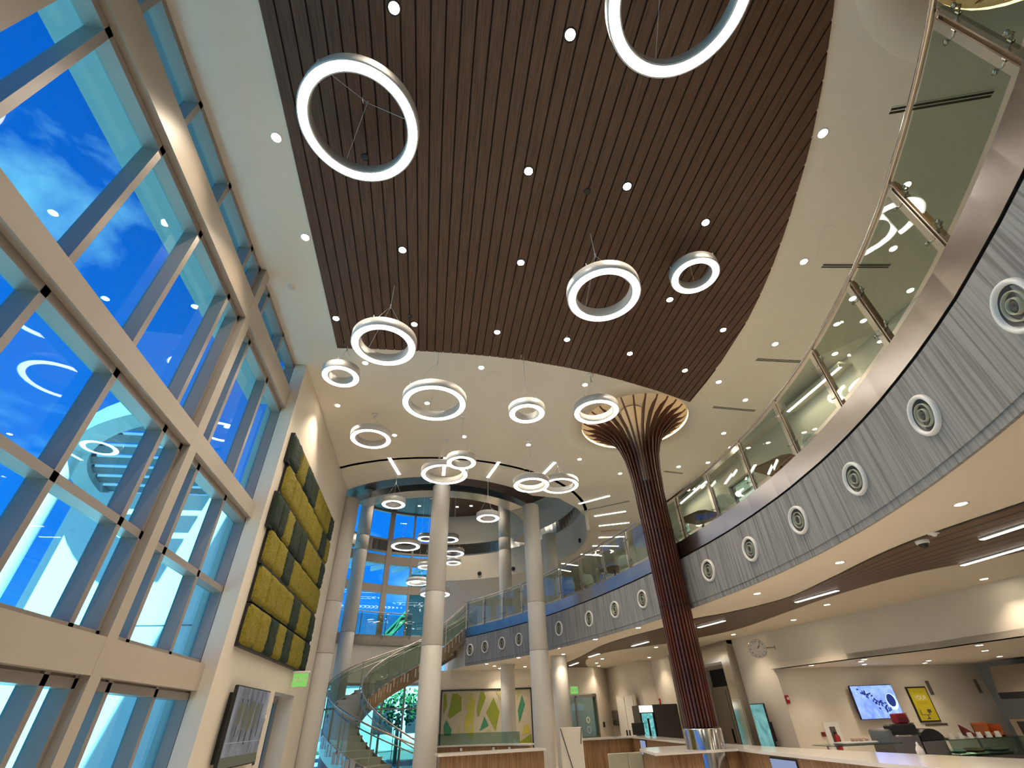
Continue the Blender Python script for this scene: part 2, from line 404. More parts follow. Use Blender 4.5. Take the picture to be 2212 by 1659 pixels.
# left wall: plain wall with door opening, its return to the glass line
g = G(); W0, W1 = -3.22, -3.48
def wallx(x0, x1, y0, y1, z0, z1): g.box(x0, x1, y0, y1, z0, z1)
wallx(W1,W0, 8.98,12.7, 0,HC); wallx(W1,W0, 14.6,16.2, 0,HC); wallx(W1,W0, 12.7,14.6, 2.32,HC)
wallx(-3.72,W1, 9.0,9.25, 0,HC)
wallx(-3.9,W1, 9.25,16.2, 2.9,HC); wallx(-3.9,W1, 9.25,12.7, 0,2.9); wallx(-3.9,W1, 14.6,16.2,0,2.9)
struct('wall_left', g, M_WALL)
g = G()   # painted posts, beams and spandrel in front of the glass
XI, XO = -3.40, -3.50
def beamx(z0, z1, y0=-3.2, y1=9.12): g.box(XO, XI, y0, y1, z0, z1)
for y in (-3.0, 1.53, 6.17): g.box(XO, XI+.002, y, y+.2, 0, HC)
beamx(7.28, 7.76); beamx(4.84, 5.11); beamx(2.16, 2.51)
struct('trim_5', g, M_BEAM)
# curtain wall: deep grey mullions and transoms, tinted panes
win = sroot('window_1')
g = G()
MY = [-2.53,-1.36,-.19,.98,2.15,3.32,4.49,5.66,6.76,7.91,9.02]
ZB = [(0,2.17),(2.47,4.86),(5.08,7.3),(7.74,HC)]
for y in MY: g.box(-3.68, -3.49, y-.04, y+.04, 0, HC)
for y in (6.13, 1.49, -3.0): g.box(-3.68,-3.49, y-.03,y+.03, 0, HC)
for z in (.05, 2.09, 2.52, 3.59, 4.79, 5.12, 7.22, 7.78, 8.44): g.box(-3.68, -3.49, -3.2, 9.05, z-.045, z+.045)
g.box(-3.70,-3.52,-3.2,9.05,2.14,2.5); g.box(-3.70,-3.52,-3.2,9.05,4.84,5.1); g.box(-3.70,-3.52,-3.2,9.05,7.26,7.76)
struct('window_frame', g, M_FRAME, win)
g = G(); g.box(-3.665, -3.655, -3.2, 9.05, 0, HC); struct('glazing', g, M_GWIN, win)
# door in the left wall
dr = sroot('door_1')
g = G()
for y in (12.74, 13.62, 14.5): g.box(-3.70,-3.58, y, y+.07, 0, 2.24)
g.box(-3.70,-3.58, 12.74,14.57, 2.17,2.32); g.box(-3.70,-3.58,12.74,14.57,0,.12)
struct('door_frame', g, M_FRAME, dr)
g = G(); g.box(-3.65,-3.64,12.78,14.52,.1,2.2); struct('glazing', g, M_GWIN, dr)

# walls that close the place
g = G(); g.box(-3.7,12.5,-3.4,-3.2,0,HC); struct('wall_back', g, M_WALL)
# upper right wall with two windows
g = G(); XU = 9.6
def wu(y0,y1,z0,z1): g.box(XU,XU+.25,y0,y1,z0,z1)
wu(-3.2,11.7,ZF,HC); wu(13.1,16.1,ZF,HC); wu(17.5,29.6,ZF,HC)
for a in (11.7,16.1): wu(a,a+1.4,7.72,HC); wu(a,a+1.4,ZF,5.9)
g.box(XU-.3,XU,9.2,13.9,8.32,HC); 
struct('wall_right_upper', g, M_WALL)
for k,a in enumerate((11.7,16.1)):
    w = sroot('window_%d'%(k+3))
    g = G()
    for y in (a,a+1.34): g.box(XU+.12,XU+.2,y,y+.06,5.9,7.72)
    for z in (5.9,6.8,7.28,7.66): g.box(XU+.12,XU+.2,a,a+1.4,z,z+.06)
    struct('window_frame', g, M_FRAME, w)
    g = G(); g.box(XU+.155,XU+.165,a,a+1.4,5.9,7.72); struct('glazing', g, M_GDOOR, w)
g = G(); g.box(1,12.4,29.4,29.6,0,HC); struct('wall_far', g, M_WALL)
# curved wall of the upper floor behind the rotunda
g = G(); g.strip(arc(40,100,8.4,24), ZF, HC, 0,.15); struct('wall_curved', g, M_WALL)

# ------------------------------------------------------------------ rotunda
g = G(); g.strip(arc(-20,91,DR,40), 7.7, 9.0, -.12, .0); g.strip(arc(-20,91,DR,40), 9.0, 11.2, -.12, .0)
g.strip(arc(200,345,DR,40), 8.5, 11.2, -.12, 0)
g.strip(arc(91,200,DR,40), 3.2, 4.7, -.12, 0)
g.strip([(-3.3,16.1),dp(200,DR)], 0, 11.2, -.12, .0)
struct('wall_rotunda', g, M_WALL)
g = G(); g.prism(circ((DX,DY),DR+.12,64), 11.15, 11.4); struct('ceiling_rotunda', g, wood('rotunda_wood', (.045,.022,.013), (.10,.048,.028), .45, (.9,26,26)))
g = G(); g.strip(arc(-20,200,DR,80), 9.02, 9.56, -.02, .05); struct('trim_6', g, M_CHROME)
g = G(); g.strip(arc(91,200,DR,40), 4.70, 5.06, -.05, .06); struct('trim_7', g, M_STEEL)
g = G(); g.strip(arc(-43,-137,4.25,40)+[], 8.26, 8.5, -.6, .0); struct('trim_8', g, M_CHROME)
g = G(); g.strip(arc(20,-43,4.25,30), 8.26, 8.52, -.6, .0); struct('trim_9', g, M_BEAM)
w2 = sroot('window_2')
g = G()
seg = arc(91,200,DR,54)
for z0,z1 in ((5.05,5.12),(6.98,7.36),(8.36,8.80),(8.93,9.02),(9.56,9.64),(11.08,11.15)): g.strip(seg, z0, z1, -.1, .06)
for i,a in enumerate((91.5,102.3,114,125.5,137,148.5,160,171.5,183,194.5)):
    hw = .13 if i % 2 == 0 else .05
    p = dp(a,DR-.02); t = Vector((-sin(R_(a)),cos(R_(a)),0)); n = Vector((cos(R_(a)),sin(R_(a)),0))
    g.obox((p[0],p[1],8.1), t, n, (0,0,1), hw, .07, 3.05)
struct('window_frame', g, M_BEAM, w2)
g = G(); g.strip(seg, 5.05, 11.15, -.045, -.035); struct('glazing', g, M_GWIN, w2)
# ground-floor glazing of the rotunda
w5 = sroot('window_5')
g = G(); 
for a in range(91,200,9):
    p = dp(a,DR); g.cyl(p[0],p[1],0,3.2,.05,8)
g.strip(seg,3.1,3.2,-.1,.05); g.strip(seg,2.2,2.26,-.06,.05); g.strip(seg,0,.1,-.06,.05); struct('window_frame', g, M_FRAME, w5)
g = G(); g.strip(seg,0,3.2,-.045,-.035); struct('glazing', g, M_GWIN, w5)

# ------------------------------------------------------------------ ground floor right side
WRL = [(11.9,-3.2),(11.5,2),(11.3,5),(11.17,7.57),(11.07,10.08),(10.58,12.04),(10.2,14.5)]
g = G(); g.strip(WRL, 2.63, ZS, 0, -.25); 
g.strip([(10.2,14.5),(10.05,16.15)], 0, ZS, 0, -.2)
g.box(10.2,17.3,14.5,14.75,0,2.7)
g.strip([(9.75,20.45),(9.72,22.2)], 0, ZS, 0, -.2); g.strip([(9.72,22.2),(9.1,22.25),(8.95,26.1)], 0, ZS, 0, -.2)
g.box(6.2,6.5,24.75,24.95,0,ZS); g.box(6.2,7.87,24.75,24.95,2.53,ZS); g.strip([(7.87,24.75),(8.95,26.05)],0,ZS,0,.2)
g.box(.3,6.3,25.0,25.2,0,ZS); g.box(6.1,6.3,24.75,25.2,0,ZS)
struct('wall_right', g, M_WALL)
g = G(); g.prism([(10.1,14.6),(10.58,12.04),(11.07,10.08),(11.17,7.57),(11.3,5),(11.5,2),(11.9,-3.2),(17.4,-3.2),(17.4,14.6)], 2.63, 2.75); struct('ceiling_kitchen', g, M_SOFFIT)
g = G(); g.box(17.2,17.4,-3.2,14.6,0,2.7); struct('wall_kitchen_right', g, M_TILEB)
# slatted wood ribbon in the soffit
UP = [(7.6,-1.0),(7.3,2.0),(7.02,4.28),(6.91,6.01),(7.3,8.0),(7.56,9.6),(7.17,11.16),(6.64,12.07),(6.43,13.39),(5.98,15.26),(5.8,17.24),(5.98,20.14),(6.0,22.79),(6.1,24.7)]
LO = [(10.6,-1.0),(10.2,2.5),(9.7,4.8),(9.3,6.4),(8.66,7.6),(8.52,9.4),(8.68,11.2),(8.89,13.6),(8.55,15.3),(8.01,16.68),(6.75,18.54),(6.5,20.79),(6.92,22.74),(7.61,24.7)]
def smooth(P, n=6):
    Q = []
    for i in range(len(P)-1):
        p0,p1,p2,p3 = [Vector(P[max(0,min(len(P)-1,i+k))]) for k in (-1,0,1,2)]
        for j in range(n):
            t = j/n; Q.append(.5*((2*p1)+(p2-p0)*t+(2*p0-5*p1+4*p2-p3)*t*t+(3*p1-p0-3*p2+p3)*t**3))
    return Q+[Vector(P[-1])]
ua, la = smooth(UP), smooth(LO)
g = G(); n = len(ua); V = []; K = 7
for i in range(n):
    for k in range(K+1):
        q = ua[i].lerp(la[i], k/K); V.append((q.x,q.y,ZS-.012))
g.add(V, [(i*(K+1)+k, i*(K+1)+k+1, (i+1)*(K+1)+k+1, (i+1)*(K+1)+k) for i in range(n-1) for k in range(K)])
me_o = struct('ceiling_slat_ribbon', g, M_SLAT)
Lu = me_o.data.uv_layers.new(name='UVMap'); s = [0.]
for i in range(1,n): s.append(s[-1]+((ua[i]+la[i])/2-(ua[i-1]+la[i-1])/2).length)
for lp in me_o.data.loops: Lu.data[lp.index].uv = (s[lp.vertex_index//(K+1)], (lp.vertex_index%(K+1))/K*1.)
# portal with mirror-steel lining and a recess behind it
g = G()
g.box(9.86,10.08,16.12,16.24,0,3.6); g.box(9.78,10.0,20.5,20.62,0,3.6); g.box(9.84,10.06,16.12,20.62,3.48,3.6)
struct('trim_10', g, M_STEELG)
g = G(); g.box(9.95,10.0,16.24,16.9,0,3.5); g.box(9.95,10.0,16.9,19.9,3.04,3.5); g.box(9.9,9.95,19.9,20.5,0,3.5); struct('trim_11', g, M_CHROME)
g = G(); g.box(10.0,11.4,16.2,16.9,0,3.6); g.box(10.0,11.4,19.9,20.6,0,3.6); g.box(10.0,11.4,16.9,19.9,2.98,3.4); struct('wall_recess', g, M_WALL)
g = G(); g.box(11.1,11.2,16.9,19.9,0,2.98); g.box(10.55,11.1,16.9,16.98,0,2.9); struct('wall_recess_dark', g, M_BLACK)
d2 = sroot('door_2')
g = G(); g.box(11.0,11.1,18.75,20.0,0,2.42); g.box(10.97,11.0,18.9,19.9,0,2.3); struct('door_leaf', g, M_BEIGED, d2)
g = G(); g.box(10.93,10.97,19.0,19.06,.75,1.15); struct('door_handle', g, M_DARK, d2)
d3 = sroot('door_3')
g = G()
for x in (6.5,6.83,7.79): g.box(x,x+.07,24.7,24.8,0,2.46)
g.box(6.5,7.86,24.7,24.8,2.40,2.5); g.box(6.5,7.86,24.7,24.8,0,.12); g.box(6.88,7.8,24.7,24.78,.86,.96); struct('door_frame', g, M_STEELG, d3)
g = G(); g.box(6.52,7.84,24.74,24.75,.1,2.42); struct('glazing', g, M_GDOOR, d3)
g = G(); 
for zz,rr in ((1.55,.10),(1.2,.12)):
    g.tube([(7.35+rr*.7*cos(2*PI*i/20),24.7,zz+rr*sin(2*PI*i/20)) for i in range(20)],.022 if zz>1.3 else .01,6,0,True)
struct('door_decal', g, M_PAPER, d3)
d4 = sroot('door_4')
g = G(); g.box(8.86,8.93,22.6,24.9,0,2.4); struct('door_frame', g, M_WALL, d4)
g = G(); g.box(8.83,8.86,22.75,23.7,0,2.33); g.box(8.83,8.86,23.8,24.75,0,2.33); struct('door_leaf', g, M_PAPER, d4)
g = G(); g.box(8.78,8.83,23.55,23.6,.95,1.15); g.box(8.78,8.83,23.9,23.95,.95,1.15); struct('door_handle', g, M_BLACK, d4)

# ------------------------------------------------------------------ round columns
def column(at, z1, seams, label, r=.30):
    t = thing('round_column', label, 'column', (at[0],at[1],0), group='white round columns'); t['kind'] = 'thing'
    g = G(); zs = sorted([0]+[s for s in seams]+[z1]); prof = []
    for a, b in zip(zs, zs[1:]):
        prof += [(r-.012,a),(r,a+.012),(r,b-.012),(r-.012,b)]
    g.lathe(prof, 40); 
    g.build('shaft', M_COLM, t, smooth=True)
    for s_ in seams:
        h = G(); h.lathe([(r-.011,s_-.014),(r-.004,s_),(r-.011,s_+.014)], 40); h.build('seam', M_GREYB, t)
    return t
column(c1p, 8.27, (3.43,4.85), 'white round column tight against the end of the green moss wall')
column(c2p, 8.27, (3.43,4.85), 'white round column standing in front of the staircase, at its right')
column(c4p, 8.27, (3.43,4.85), 'white round column in front of the curved balcony, right of the green mural')
column(c5p, 8.28, (4.85,6.5), 'white round column just behind the balcony railing, under the curved ceiling beam')
column(c3p, 11.15, (4.85,8.25,8.9), 'white round column rising behind the stairs in front of the blue windows')
column(c6p, 11.15, (4.85,8.4,9.0), 'white round column running past the mural up to the dark rotunda ceiling')

# ------------------------------------------------------------------ wood-ribbed tree columns
FIN = [(1.42,.315),(2.5,.335),(3.63,.338),(5.32,.362),(6.37,.382),(6.9,.412),(7.39,.475),(7.75,.585),(8.0,.73),(8.22,.98),(8.36,1.2),(8.46,1.38),(8.52,1.47)]
def tree(at, label, n=28):
    t = thing('tree_column', label, 'column', (at[0],at[1],0), group='wood-ribbed tree columns'); t['kind'] = 'thing'
    g = G(); g.lathe([(.365,0),(.365,1.39),(.355,1.405),(.25,1.405)], 48); g.build('steel_base', M_CHROME, t)
    g = G(); g.lathe([(.225,1.40),(.26,3.6),(.29,5.3),(.30,6.6)], 28); g.build('core', M_DARK, t)
    g = G(); g.lathe([(.30,6.6),(.30,8.92)], 28); g.build('inner_post', M_CEIL, t)
    # one fin
    m = len(FIN); V = []; dpt = []
    for i,(z,r) in enumerate(FIN):
        a = FIN[max(0,i-1)]; b = FIN[min(m-1,i+1)]
        d = Vector((b[1]-a[1], b[0]-a[0])).normalized(); nn = Vector((-d.y, d.x))   # towards the axis / up
        w = .10 if z < 7.2 else (.15 if z < 8.3 else (.11 if z < 8.45 else .02))
        o_ = Vector((r,z)); i_ = o_+nn*w
        V += [(o_.x,-.021,o_.y),(o_.x,.021,o_.y),(max(.2,i_.x),.021,i_.y),(max(.2,i_.x),-.021,i_.y)]
    F = [(0,1,2,3),(4*m-1,4*m-2,4*m-3,4*m-4)]
    for i in range(m-1):
        A = 4*i; B = A+4
        F += [(A,B,B+1,A+1),(A+1,B+1,B+2,A+2),(A+2,B+2,B+3,A+3),(A+3,B+3,B,A)]
    me = None
    for k in range(n):
        if me is None:
            g = G(); g.add(V, F); o = g.build('rib', M_WOODFIN, t); me = o.data
        else:
            o = bpy.data.objects.new('rib', me); COL.objects.link(o); o.parent = t
        o.rotation_euler = (0,0,2*PI*(k+.3)/n)
    for z,r in ((3.63,.342),(5.32,.366)):
        g = G(); g.lathe([(r-.05,z-.012),(r,z-.008),(r,z+.008),(r-.05,z+.012)], 40); g.build('joint_ring', M_DARK, t)
    g = G(); g.lathe([(1.53,8.49),(1.53,8.60),(1.50,8.68),(1.38,8.80),(1.0,8.92),(.29,8.95)], 56); g.build('crown_bowl', M_CEIL, t, smooth=True)
    g = G(); g.lathe([(1.523,8.50),(1.523,8.575)], 56); g.build('led_strip', L_COVE, t)
    g = G(); g.lathe([(1.53,8.499),(1.53,8.49),(2.06,8.49),(2.10,8.499)], 64); g.build('ceiling_medallion', M_CEIL, t)
    return t
tree(CROWN, 'dark wood-ribbed column flaring like a tree beneath a lit round ceiling recess, by the balcony')
tree(CROWN2, 'second wood-ribbed tree column, only its glowing crown showing beyond the top of the railing')

# ------------------------------------------------------------------ ring pendants
RING_ME = {}
def ring(x, y, z, dia, label, zc=HC, cx=None, cy=None):
    cx = x if cx is None else cx; cy = y if cy is None else cy
    t = thing('ring_pendant', label, 'pendant light', (x,y,z), group='white ring pendant lights')
    R = dia/2; w = .145; h = .17
    if dia not in RING_ME:
        g = G(); g.lathe([(R-w,.012),(R-w+.012,0),(R-w+.02,.006)], 72); g.lathe([(R-.02,.006),(R-.01,0),(R,.01),(R,h),(R-w,h),(R-w,.012)], 72)
        a = g.build('ring_housing', M_RING, t)
        g = G(); g.lathe([(R-.018,.004),(R-w+.018,.004)], 72, smooth=False); b = g.build('light_band', L_RING, t)
        RING_ME[dia] = (a.data, b.data)
    else:
        for nm, me in zip(('ring_housing','light_band'), RING_ME[dia]):
            o = bpy.data.objects.new(nm, me); COL.objects.link(o); o.parent = t
    H = zc-z; hub = min(.62*dia+.12+h, H-.08); g = G()
    g.tube([(cx-x,cy-y,H),(0,0,hub)], .006, 6); g.lathe([(.012,hub-.05),(.014,hub+.05)], 8)
    for k in range(3):
        a = 2*PI*k/3+x*1.7
        g.tube([(0,0,hub),((R-w/2)*cos(a),(R-w/2)*sin(a),h)], .003, 5)
        g.cyl((R-.005)*cos(a),(R-.005)*sin(a),h-.02,h+.05,.008,6)
    g.build('suspension_cable', M_WHITE, t)
    g = G(); g.lathe([(.0,H-.03),(.075,H-.028),(.085,H-.01),(.085,H)], 24, c=(cx-x,cy-y,0)); g.build('canopy', M_WHITE, t)
    return t
ring(-1.29,2.97,7.74,1.48,'largest white ring pendant, upper left over the dark plank ceiling, hanging closest to the windows')
ring(2.11,1.12,7.55,1.48,'white ring pendant cut off by the top edge of the view')
ring(2.33,4.59,6.87,1.13,'white ring pendant at the right over the plank ceiling, left of a smaller one')
ring(4.29,4.86,7.94,.85,'small white ring pendant close under the right side of the plank ceiling')
ring(-1.09,6.22,6.91,1.10,'white ring pendant overlapping the far left corner of the dark plank ceiling')
ring(-2.19,8.14,7.60,.78,'small white ring pendant at the far left corner of the plank ceiling')
ring(-.20,8.15,7.06,1.34,'large white ring pendant just past the middle of the plank ceiling edge')
ring(1.76,8.06,6.89,.78,'small white ring pendant between two larger ones past the plank ceiling edge')
ring(3.54,8.59,7.39,1.06,'white ring pendant in front of the flared crown of the tree column')
ring(-1.84,10.99,7.72,1.06,'white ring pendant on the left over the cream ceiling, right of the moss wall')
ring(.55,10.85,7.07,.78,'small white ring pendant overlapping a wide thin ring near the ceiling centre')
ring(.15,12.23,7.37,1.34,'wide white ring pendant in front of the central column, behind a small ring')
ring(2.62,11.99,7.03,1.04,'white ring pendant above the balcony column, left of two overlapping rings')
ring(3.88,13.46,7.70,1.23,'white ring pendant above the balcony column, right of two overlapping rings')
ring(-1.42,14.93,7.50,.78,'small white ring pendant hanging before the rotunda left of the central column')
ring(1.71,14.93,7.11,.78,'small white ring pendant hanging before the rotunda right of the central column')
def polar(az, d): return d*sin(R_(az)), d*cos(R_(az))
for az,d,z,dia,lab in ((-3.42,17.5,6.91,1.06,'white ring pendant inside the rotunda, widest of those left of the central column'),
    (-1.05,21.2,8.39,.78,'white ring pendant inside the rotunda, topmost of those behind the central column'),
    (1.75,19.2,7.73,.78,'white ring pendant inside the rotunda, highest right of the central column, mostly hidden by it'),
    (2.30,20.7,7.60,.98,'white ring pendant inside the rotunda, middle of the three right of the central column'),
    (2.37,22.4,7.66,.74,'white ring pendant inside the rotunda, lowest of the three right of the central column'),
    (-.82,23.2,7.68,.78,'small white ring pendant inside the rotunda, mostly hidden by the central column left side'),
    (-1.63,22.9,6.89,1.06,'white ring pendant inside the rotunda left of the column, above the lowest one'),
    (.46,17.8,5.34,1.06,'lowest white ring pendant inside the rotunda, showing at both sides of the central column')):
    x,y = polar(az,d); ring(x,y,z,dia,lab,11.15)

# ------------------------------------------------------------------ recessed downlights
DL_ME = {}
def downlight(x, y, z, label, group, power, r=.065, spot=100, trim=M_WHITE):
    t = thing('downlight', label, 'downlight', (x,y,z), group=group)
    key = (r, trim.name)
    if key not in DL_ME:
        g = G(); g.lathe([(r+.022,0),(r+.018,-.008),(r,-.006),(r-.004,-.002)], 20); a = g.build('trim_ring', trim, t)
        g = G(); g.lathe([(r,-.004),(r*.5,-.003),(.002,-.003)], 20, smooth=False); b = g.build('lens', L_DOWN, t)
        DL_ME[key] = (a.data, b.data)
    else:
        for nm, me in zip(('trim_ring','lens'), DL_ME[key]):
            o = bpy.data.objects.new(nm, me); COL.objects.link(o); o.parent = t
    if power:
        l = bpy.data.lights.new('downlight_beam','SPOT'); l.energy = power; l.spot_size = R_(spot); l.spot_blend = .7
        l.shadow_soft_size = .05; l.color = (1.,.83,.62)
        o = bpy.data.objects.new('downlight_beam', l); COL.objects.link(o); o.parent = t; o.location = (0,0,-.02)
    return t
WOOD_DL = [(-.89,1.89),(1.24,1.84),(2.83,1.9),(1.05,3.63),(2.66,3.66),(4.25,4.11),(-.91,5.37),(1.23,5.37),(-2.32,7.28),(-.73,7.26),(1.04,7.29),(2.62,7.34),(4.21,7.64),(4.41,5.9),(5.99,6.61),(5.81,8.1)]
CEIL_L = [(-2.63,3.66),(-2.56,5.35),(-1.88,8.75),(-2.77,10.65),(-1.37,12.08)]
CEIL_C = [(.83,8.61),(3.53,9.01),(-.44,10.29),(.66,11.96),(2.67,12.27),(4.53,13.07)]
CEIL_R = [(5.27,2.48),(6.58,4.68),(7.51,6.95),(6.95,8.5),(8.13,9.2),(8.49,10.97),(8.12,13.29),(6.26,14.0),(9.2,11.8),(9.0,12.9),(7.24,3.03),(8.07,4.18),(8.26,5.42),(9.01,5.99),(9.2,7.1),(9.3,5.06),(7.71,1.6)]
SOFFIT = [(6.27,4.42),(6.67,6.94),(9.14,10.37),(9.7,12.37),(10.7,7.95),(6.62,9.23),(5.69,13.4),(5.12,15.52),(4.4,17.5),(5.05,19.3),(8.06,17.71),(9.19,21.06),(7.2,21.23),(7.49,22.92),(8.05,24.4),(9.41,14.89),(2.5,22.3),(3.35,24.5),(3.5,23.2),(2.95,23.3),(4.41,23.89),(3.49,20.2)]
KIT = [(10.75,13.65),(11.2,12.21),(11.62,12.8),(12.52,13.72),(14.61,13.76),(13.98,13.01),(11.7,9.55),(13.17,10.69),(15.46,12.25)]
ROT = [(-2.35,22.16),(-1.19,22.87),(-.94,24.31),(1.41,22.87),(1.09,24.29),(1.84,24.08),(2.6,22.11)]
def by_dist(P): return sorted(P, key=lambda p: math.hypot(p[0],p[1]))
def many(P, z, fmt, group, power, **k):
    names = ORD+['%dth nearest'%i for i in range(17,40)]
    for i,p in enumerate(by_dist(P)):
        lab = fmt % names[i]
        if i == len(P)-1: lab = fmt % 'farthest'
        downlight(p[0],p[1],z,lab,group,power,**k)
many(WOOD_DL, 8.462, 'recessed downlight in the dark plank ceiling, %s of those there', 'downlights in the plank ceiling', PW['wood'], trim=M_DARK, spot=85)
many(CEIL_L, HC, 'recessed downlight in the pale ceiling by the left wall, %s there', 'downlights in the pale upper ceiling', PW['ceil'])
many(CEIL_C, HC, 'recessed downlight in the cream ceiling before the rotunda, %s there', 'downlights in the pale upper ceiling', PW['ceil'])
many(CEIL_R, HC, 'recessed downlight in the pale ceiling above the balcony, %s there', 'downlights in the pale upper ceiling', PW['ceilr'])
many(SOFFIT, ZS, 'recessed downlight in the soffit under the balcony, %s there', 'downlights in the lower soffit', PW['soff'], spot=110)
many(KIT, 2.63, 'recessed downlight in the low kitchen ceiling, %s there', 'downlights in the kitchen ceiling', PW['kit'], spot=110)
many(ROT, 11.15, 'tiny downlight in the dark rotunda ceiling, %s there', 'downlights in the rotunda ceiling', PW['rot'], r=.075)
# wall-wash spots of the rotunda wall
# ------------------------------------------------------------------ linear lights
def linear(a, b, z, w, label, group, mat=None, h=.02):
    a = Vector(a); b = Vector(b); c = (a+b)/2; d = b-a; L = d.length
    t = thing('ceiling_light_bar', label, 'linear light', (c.x,c.y,z), math.atan2(d.y,d.x), group)
    g = G(); g.rbox(-L/2,L/2,-w/2,w/2,-h,.0,.006); g.build('housing', M_WHITE, t)
    g = G(); g.box(-L/2+.012,L/2-.012,-w/2+.010,w/2-.010,-h-.006,-h+.001); g.build('diffuser', mat or L_LIN, t)
    return t
LIN8 = [((-1.6,13.48),(-1.33,14.72)),((.15,13.29),(.15,14.66)),((1.91,13.45),(1.67,14.7)),((3.5,14.55),(3.75,13.3)),((5.54,16.8),(6.53,15.9)),((6.58,18.09),(7.75,17.43)),((7.15,19.25),(8.39,18.74)),((7.63,20.81),(8.97,20.61)),((7.73,22.09),(9.08,22.07)),((7.53,23.5),(8.85,23.73)),((6.94,25.24),(7.99,25.67)),((6.97,26.4),(7.9,26.9))]
ln = ['left of the ring cluster before the rotunda','behind the wide ring before the central column','right of the ring cluster before the rotunda','partly hidden by two rings above the balcony column','nearest of the row fanning past the rotunda','second of the row fanning past the rotunda','third of the row fanning past the rotunda','fourth of the row fanning past the rotunda','fifth of the row fanning past the rotunda','sixth of the row fanning past the rotunda','seventh of the row fanning past the rotunda','last of the row fanning past the rotunda']
for (a,b),l in zip(LIN8, ln): linear(a,b,HC,.12,'slim white light bar on the ceiling, '+l,'light bars around the rotunda')
LIN3 = [((7.9,5.6),(7.9,4.1)),((9.04,6.94),(9.06,5.3)),((8.01,9.95),(8.14,8.8)),((7.39,13.28),(7.58,12.2)),((6.9,17.05),(7.05,16.0)),((6.3,20.16),(6.38,19.1)),((6.43,23.6),(6.45,22.3))]
ln = ['nearest and uppermost, cut by the frame','long one below the uppermost','above the right of the clock','just right of the tree column','just left of the tree column','second from the far end','at the far end']
for (a,b),l in zip(LIN3, ln): linear(a,b,ZS-.012,.10,'slim light bar set in the slatted wood soffit, '+l,'light bars in the wood ribbon')
for y0,y1,l in ((7.2,9.2,'nearer'),(13.7,15.9,'farther')):
    t = linear((9.28,y0),(9.28,y1),8.24,.10,'long light bar washing the upper-floor wall, '+l+' one','wall-wash bars upstairs',h=.05)
    a = bpy.data.lights.new('wall_wash','AREA'); a.shape = 'RECTANGLE'; a.size = y1-y0; a.size_y = .08; a.energy = PW['wash']; a.color = (1.,.85,.58)
    o = bpy.data.objects.new('wall_wash', a); COL.objects.link(o); o.parent = t; o.location = (0,0,-.07); o.rotation_euler = (R_(20),0,0)
    g = G(); g.box(9.24,9.62,y0-.05,y1+.05,8.24,8.30); struct('trim_wash', g, M_WALL)
# ------------------------------------------------------------------ ceiling slot diffusers, speakers, detectors
SLOT8 = [((6.02,2.06),(7.29,1.65)),((7.0,4.72),(8.33,4.55)),((7.4,7.52),(8.56,7.47)),((7.4,9.62),(8.71,9.67)),((6.11,17.43),(7.51,16.39)),((7.49,19.99),(8.43,19.71)),((7.77,13.68),(8.5,13.78))]
ln = ['nearest one, crossed by the handrail','second one from the near end','third one from the near end','beside the tree crown','between two light bars past the rotunda','farthest one past the rotunda','just right of the tree column']
for (a,b),l in zip(SLOT8, ln):
    a = Vector(a); b = Vector(b); c = (a+b)/2; d = b-a; L = d.length
    t = thing('slot_diffuser','dark twin-slot air diffuser in the ceiling, '+l,'air vent',(c.x,c.y,HC),math.atan2(d.y,d.x),'slot diffusers in the upper ceiling')
    g = G(); 
    for y in (-.05,0,.05): g.box(-L/2,L/2,y-.006,y+.006,-.012,0)
    g.box(-L/2-.006,-L/2,-.056,.056,-.012,0); g.box(L/2,L/2+.006,-.056,.056,-.012,0); g.build('frame', M_CEIL, t)
    for y in (-.025,.025):
        g = G(); g.box(-L/2,L/2,y-.019,y+.019,-.006,-.001); g.build('slot', M_BLACK, t)
g = G(); g.box(-.09,.09,-.34,.34,-.012,0); o = g.build('access_panel', M_CEIL); o.location = (6.65,4.2,HC); o.rotation_euler = (0,0,-.55); tag(o,'slim plain rectangular cover plate on the ceiling left of the handrail','cover plate')
g = G(); g.box(-.28,.28,-.42,.42,-.007,0); g2 = g.build('access_panel', M_CEIL); g2.location = (1.12,9.15,HC); tag(g2,'square flush access hatch in the cream ceiling past the planks','hatch')
for x,y,l in ((-1.40,3.75,'inside the largest ring'),(2.05,3.83,'right of the middle'),(-.82,7.02,'beside a white ring near its far edge'),(4.75,4.75,'beside the small right ring')):
    g = G(); g.lathe([(.055,0),(.055,-.012),(.035,-.016),(.0,-.016)],18); o = g.build('ceiling_sensor', M_BLACK); o.location = (x,y,8.462); tag(o,'small black round sensor in the plank ceiling '+l,'sensor','black sensors in the plank ceiling')
for x,y,z,l in ((-3.05,6.55,HC,'in the pale ceiling beside the window wall'),(6.95,5.45,ZS,'under the balcony beside the dome camera')):
    g = G(); g.lathe([(.075,0),(.07,-.012),(.04,-.018),(.022,-.045),(.0,-.045)],20); o = g.build('ceiling_sprinkler', M_WHITE); o.location = (x,y,z); tag(o,'small white sprinkler head '+l,'sprinkler')
t = thing('dome_camera','white dome security camera with dark lens under the balcony','camera',(7.05,5.75,ZS))
g = G(); g.lathe([(.085,0),(.085,-.05),(.07,-.06)],24); g.build('housing', M_WHITE, t)
g = G(); g.lathe([(.06,-.055),(.05,-.09),(.025,-.112),(0,-.115)],20); g.build('dome_lens', M_BLACK, t)
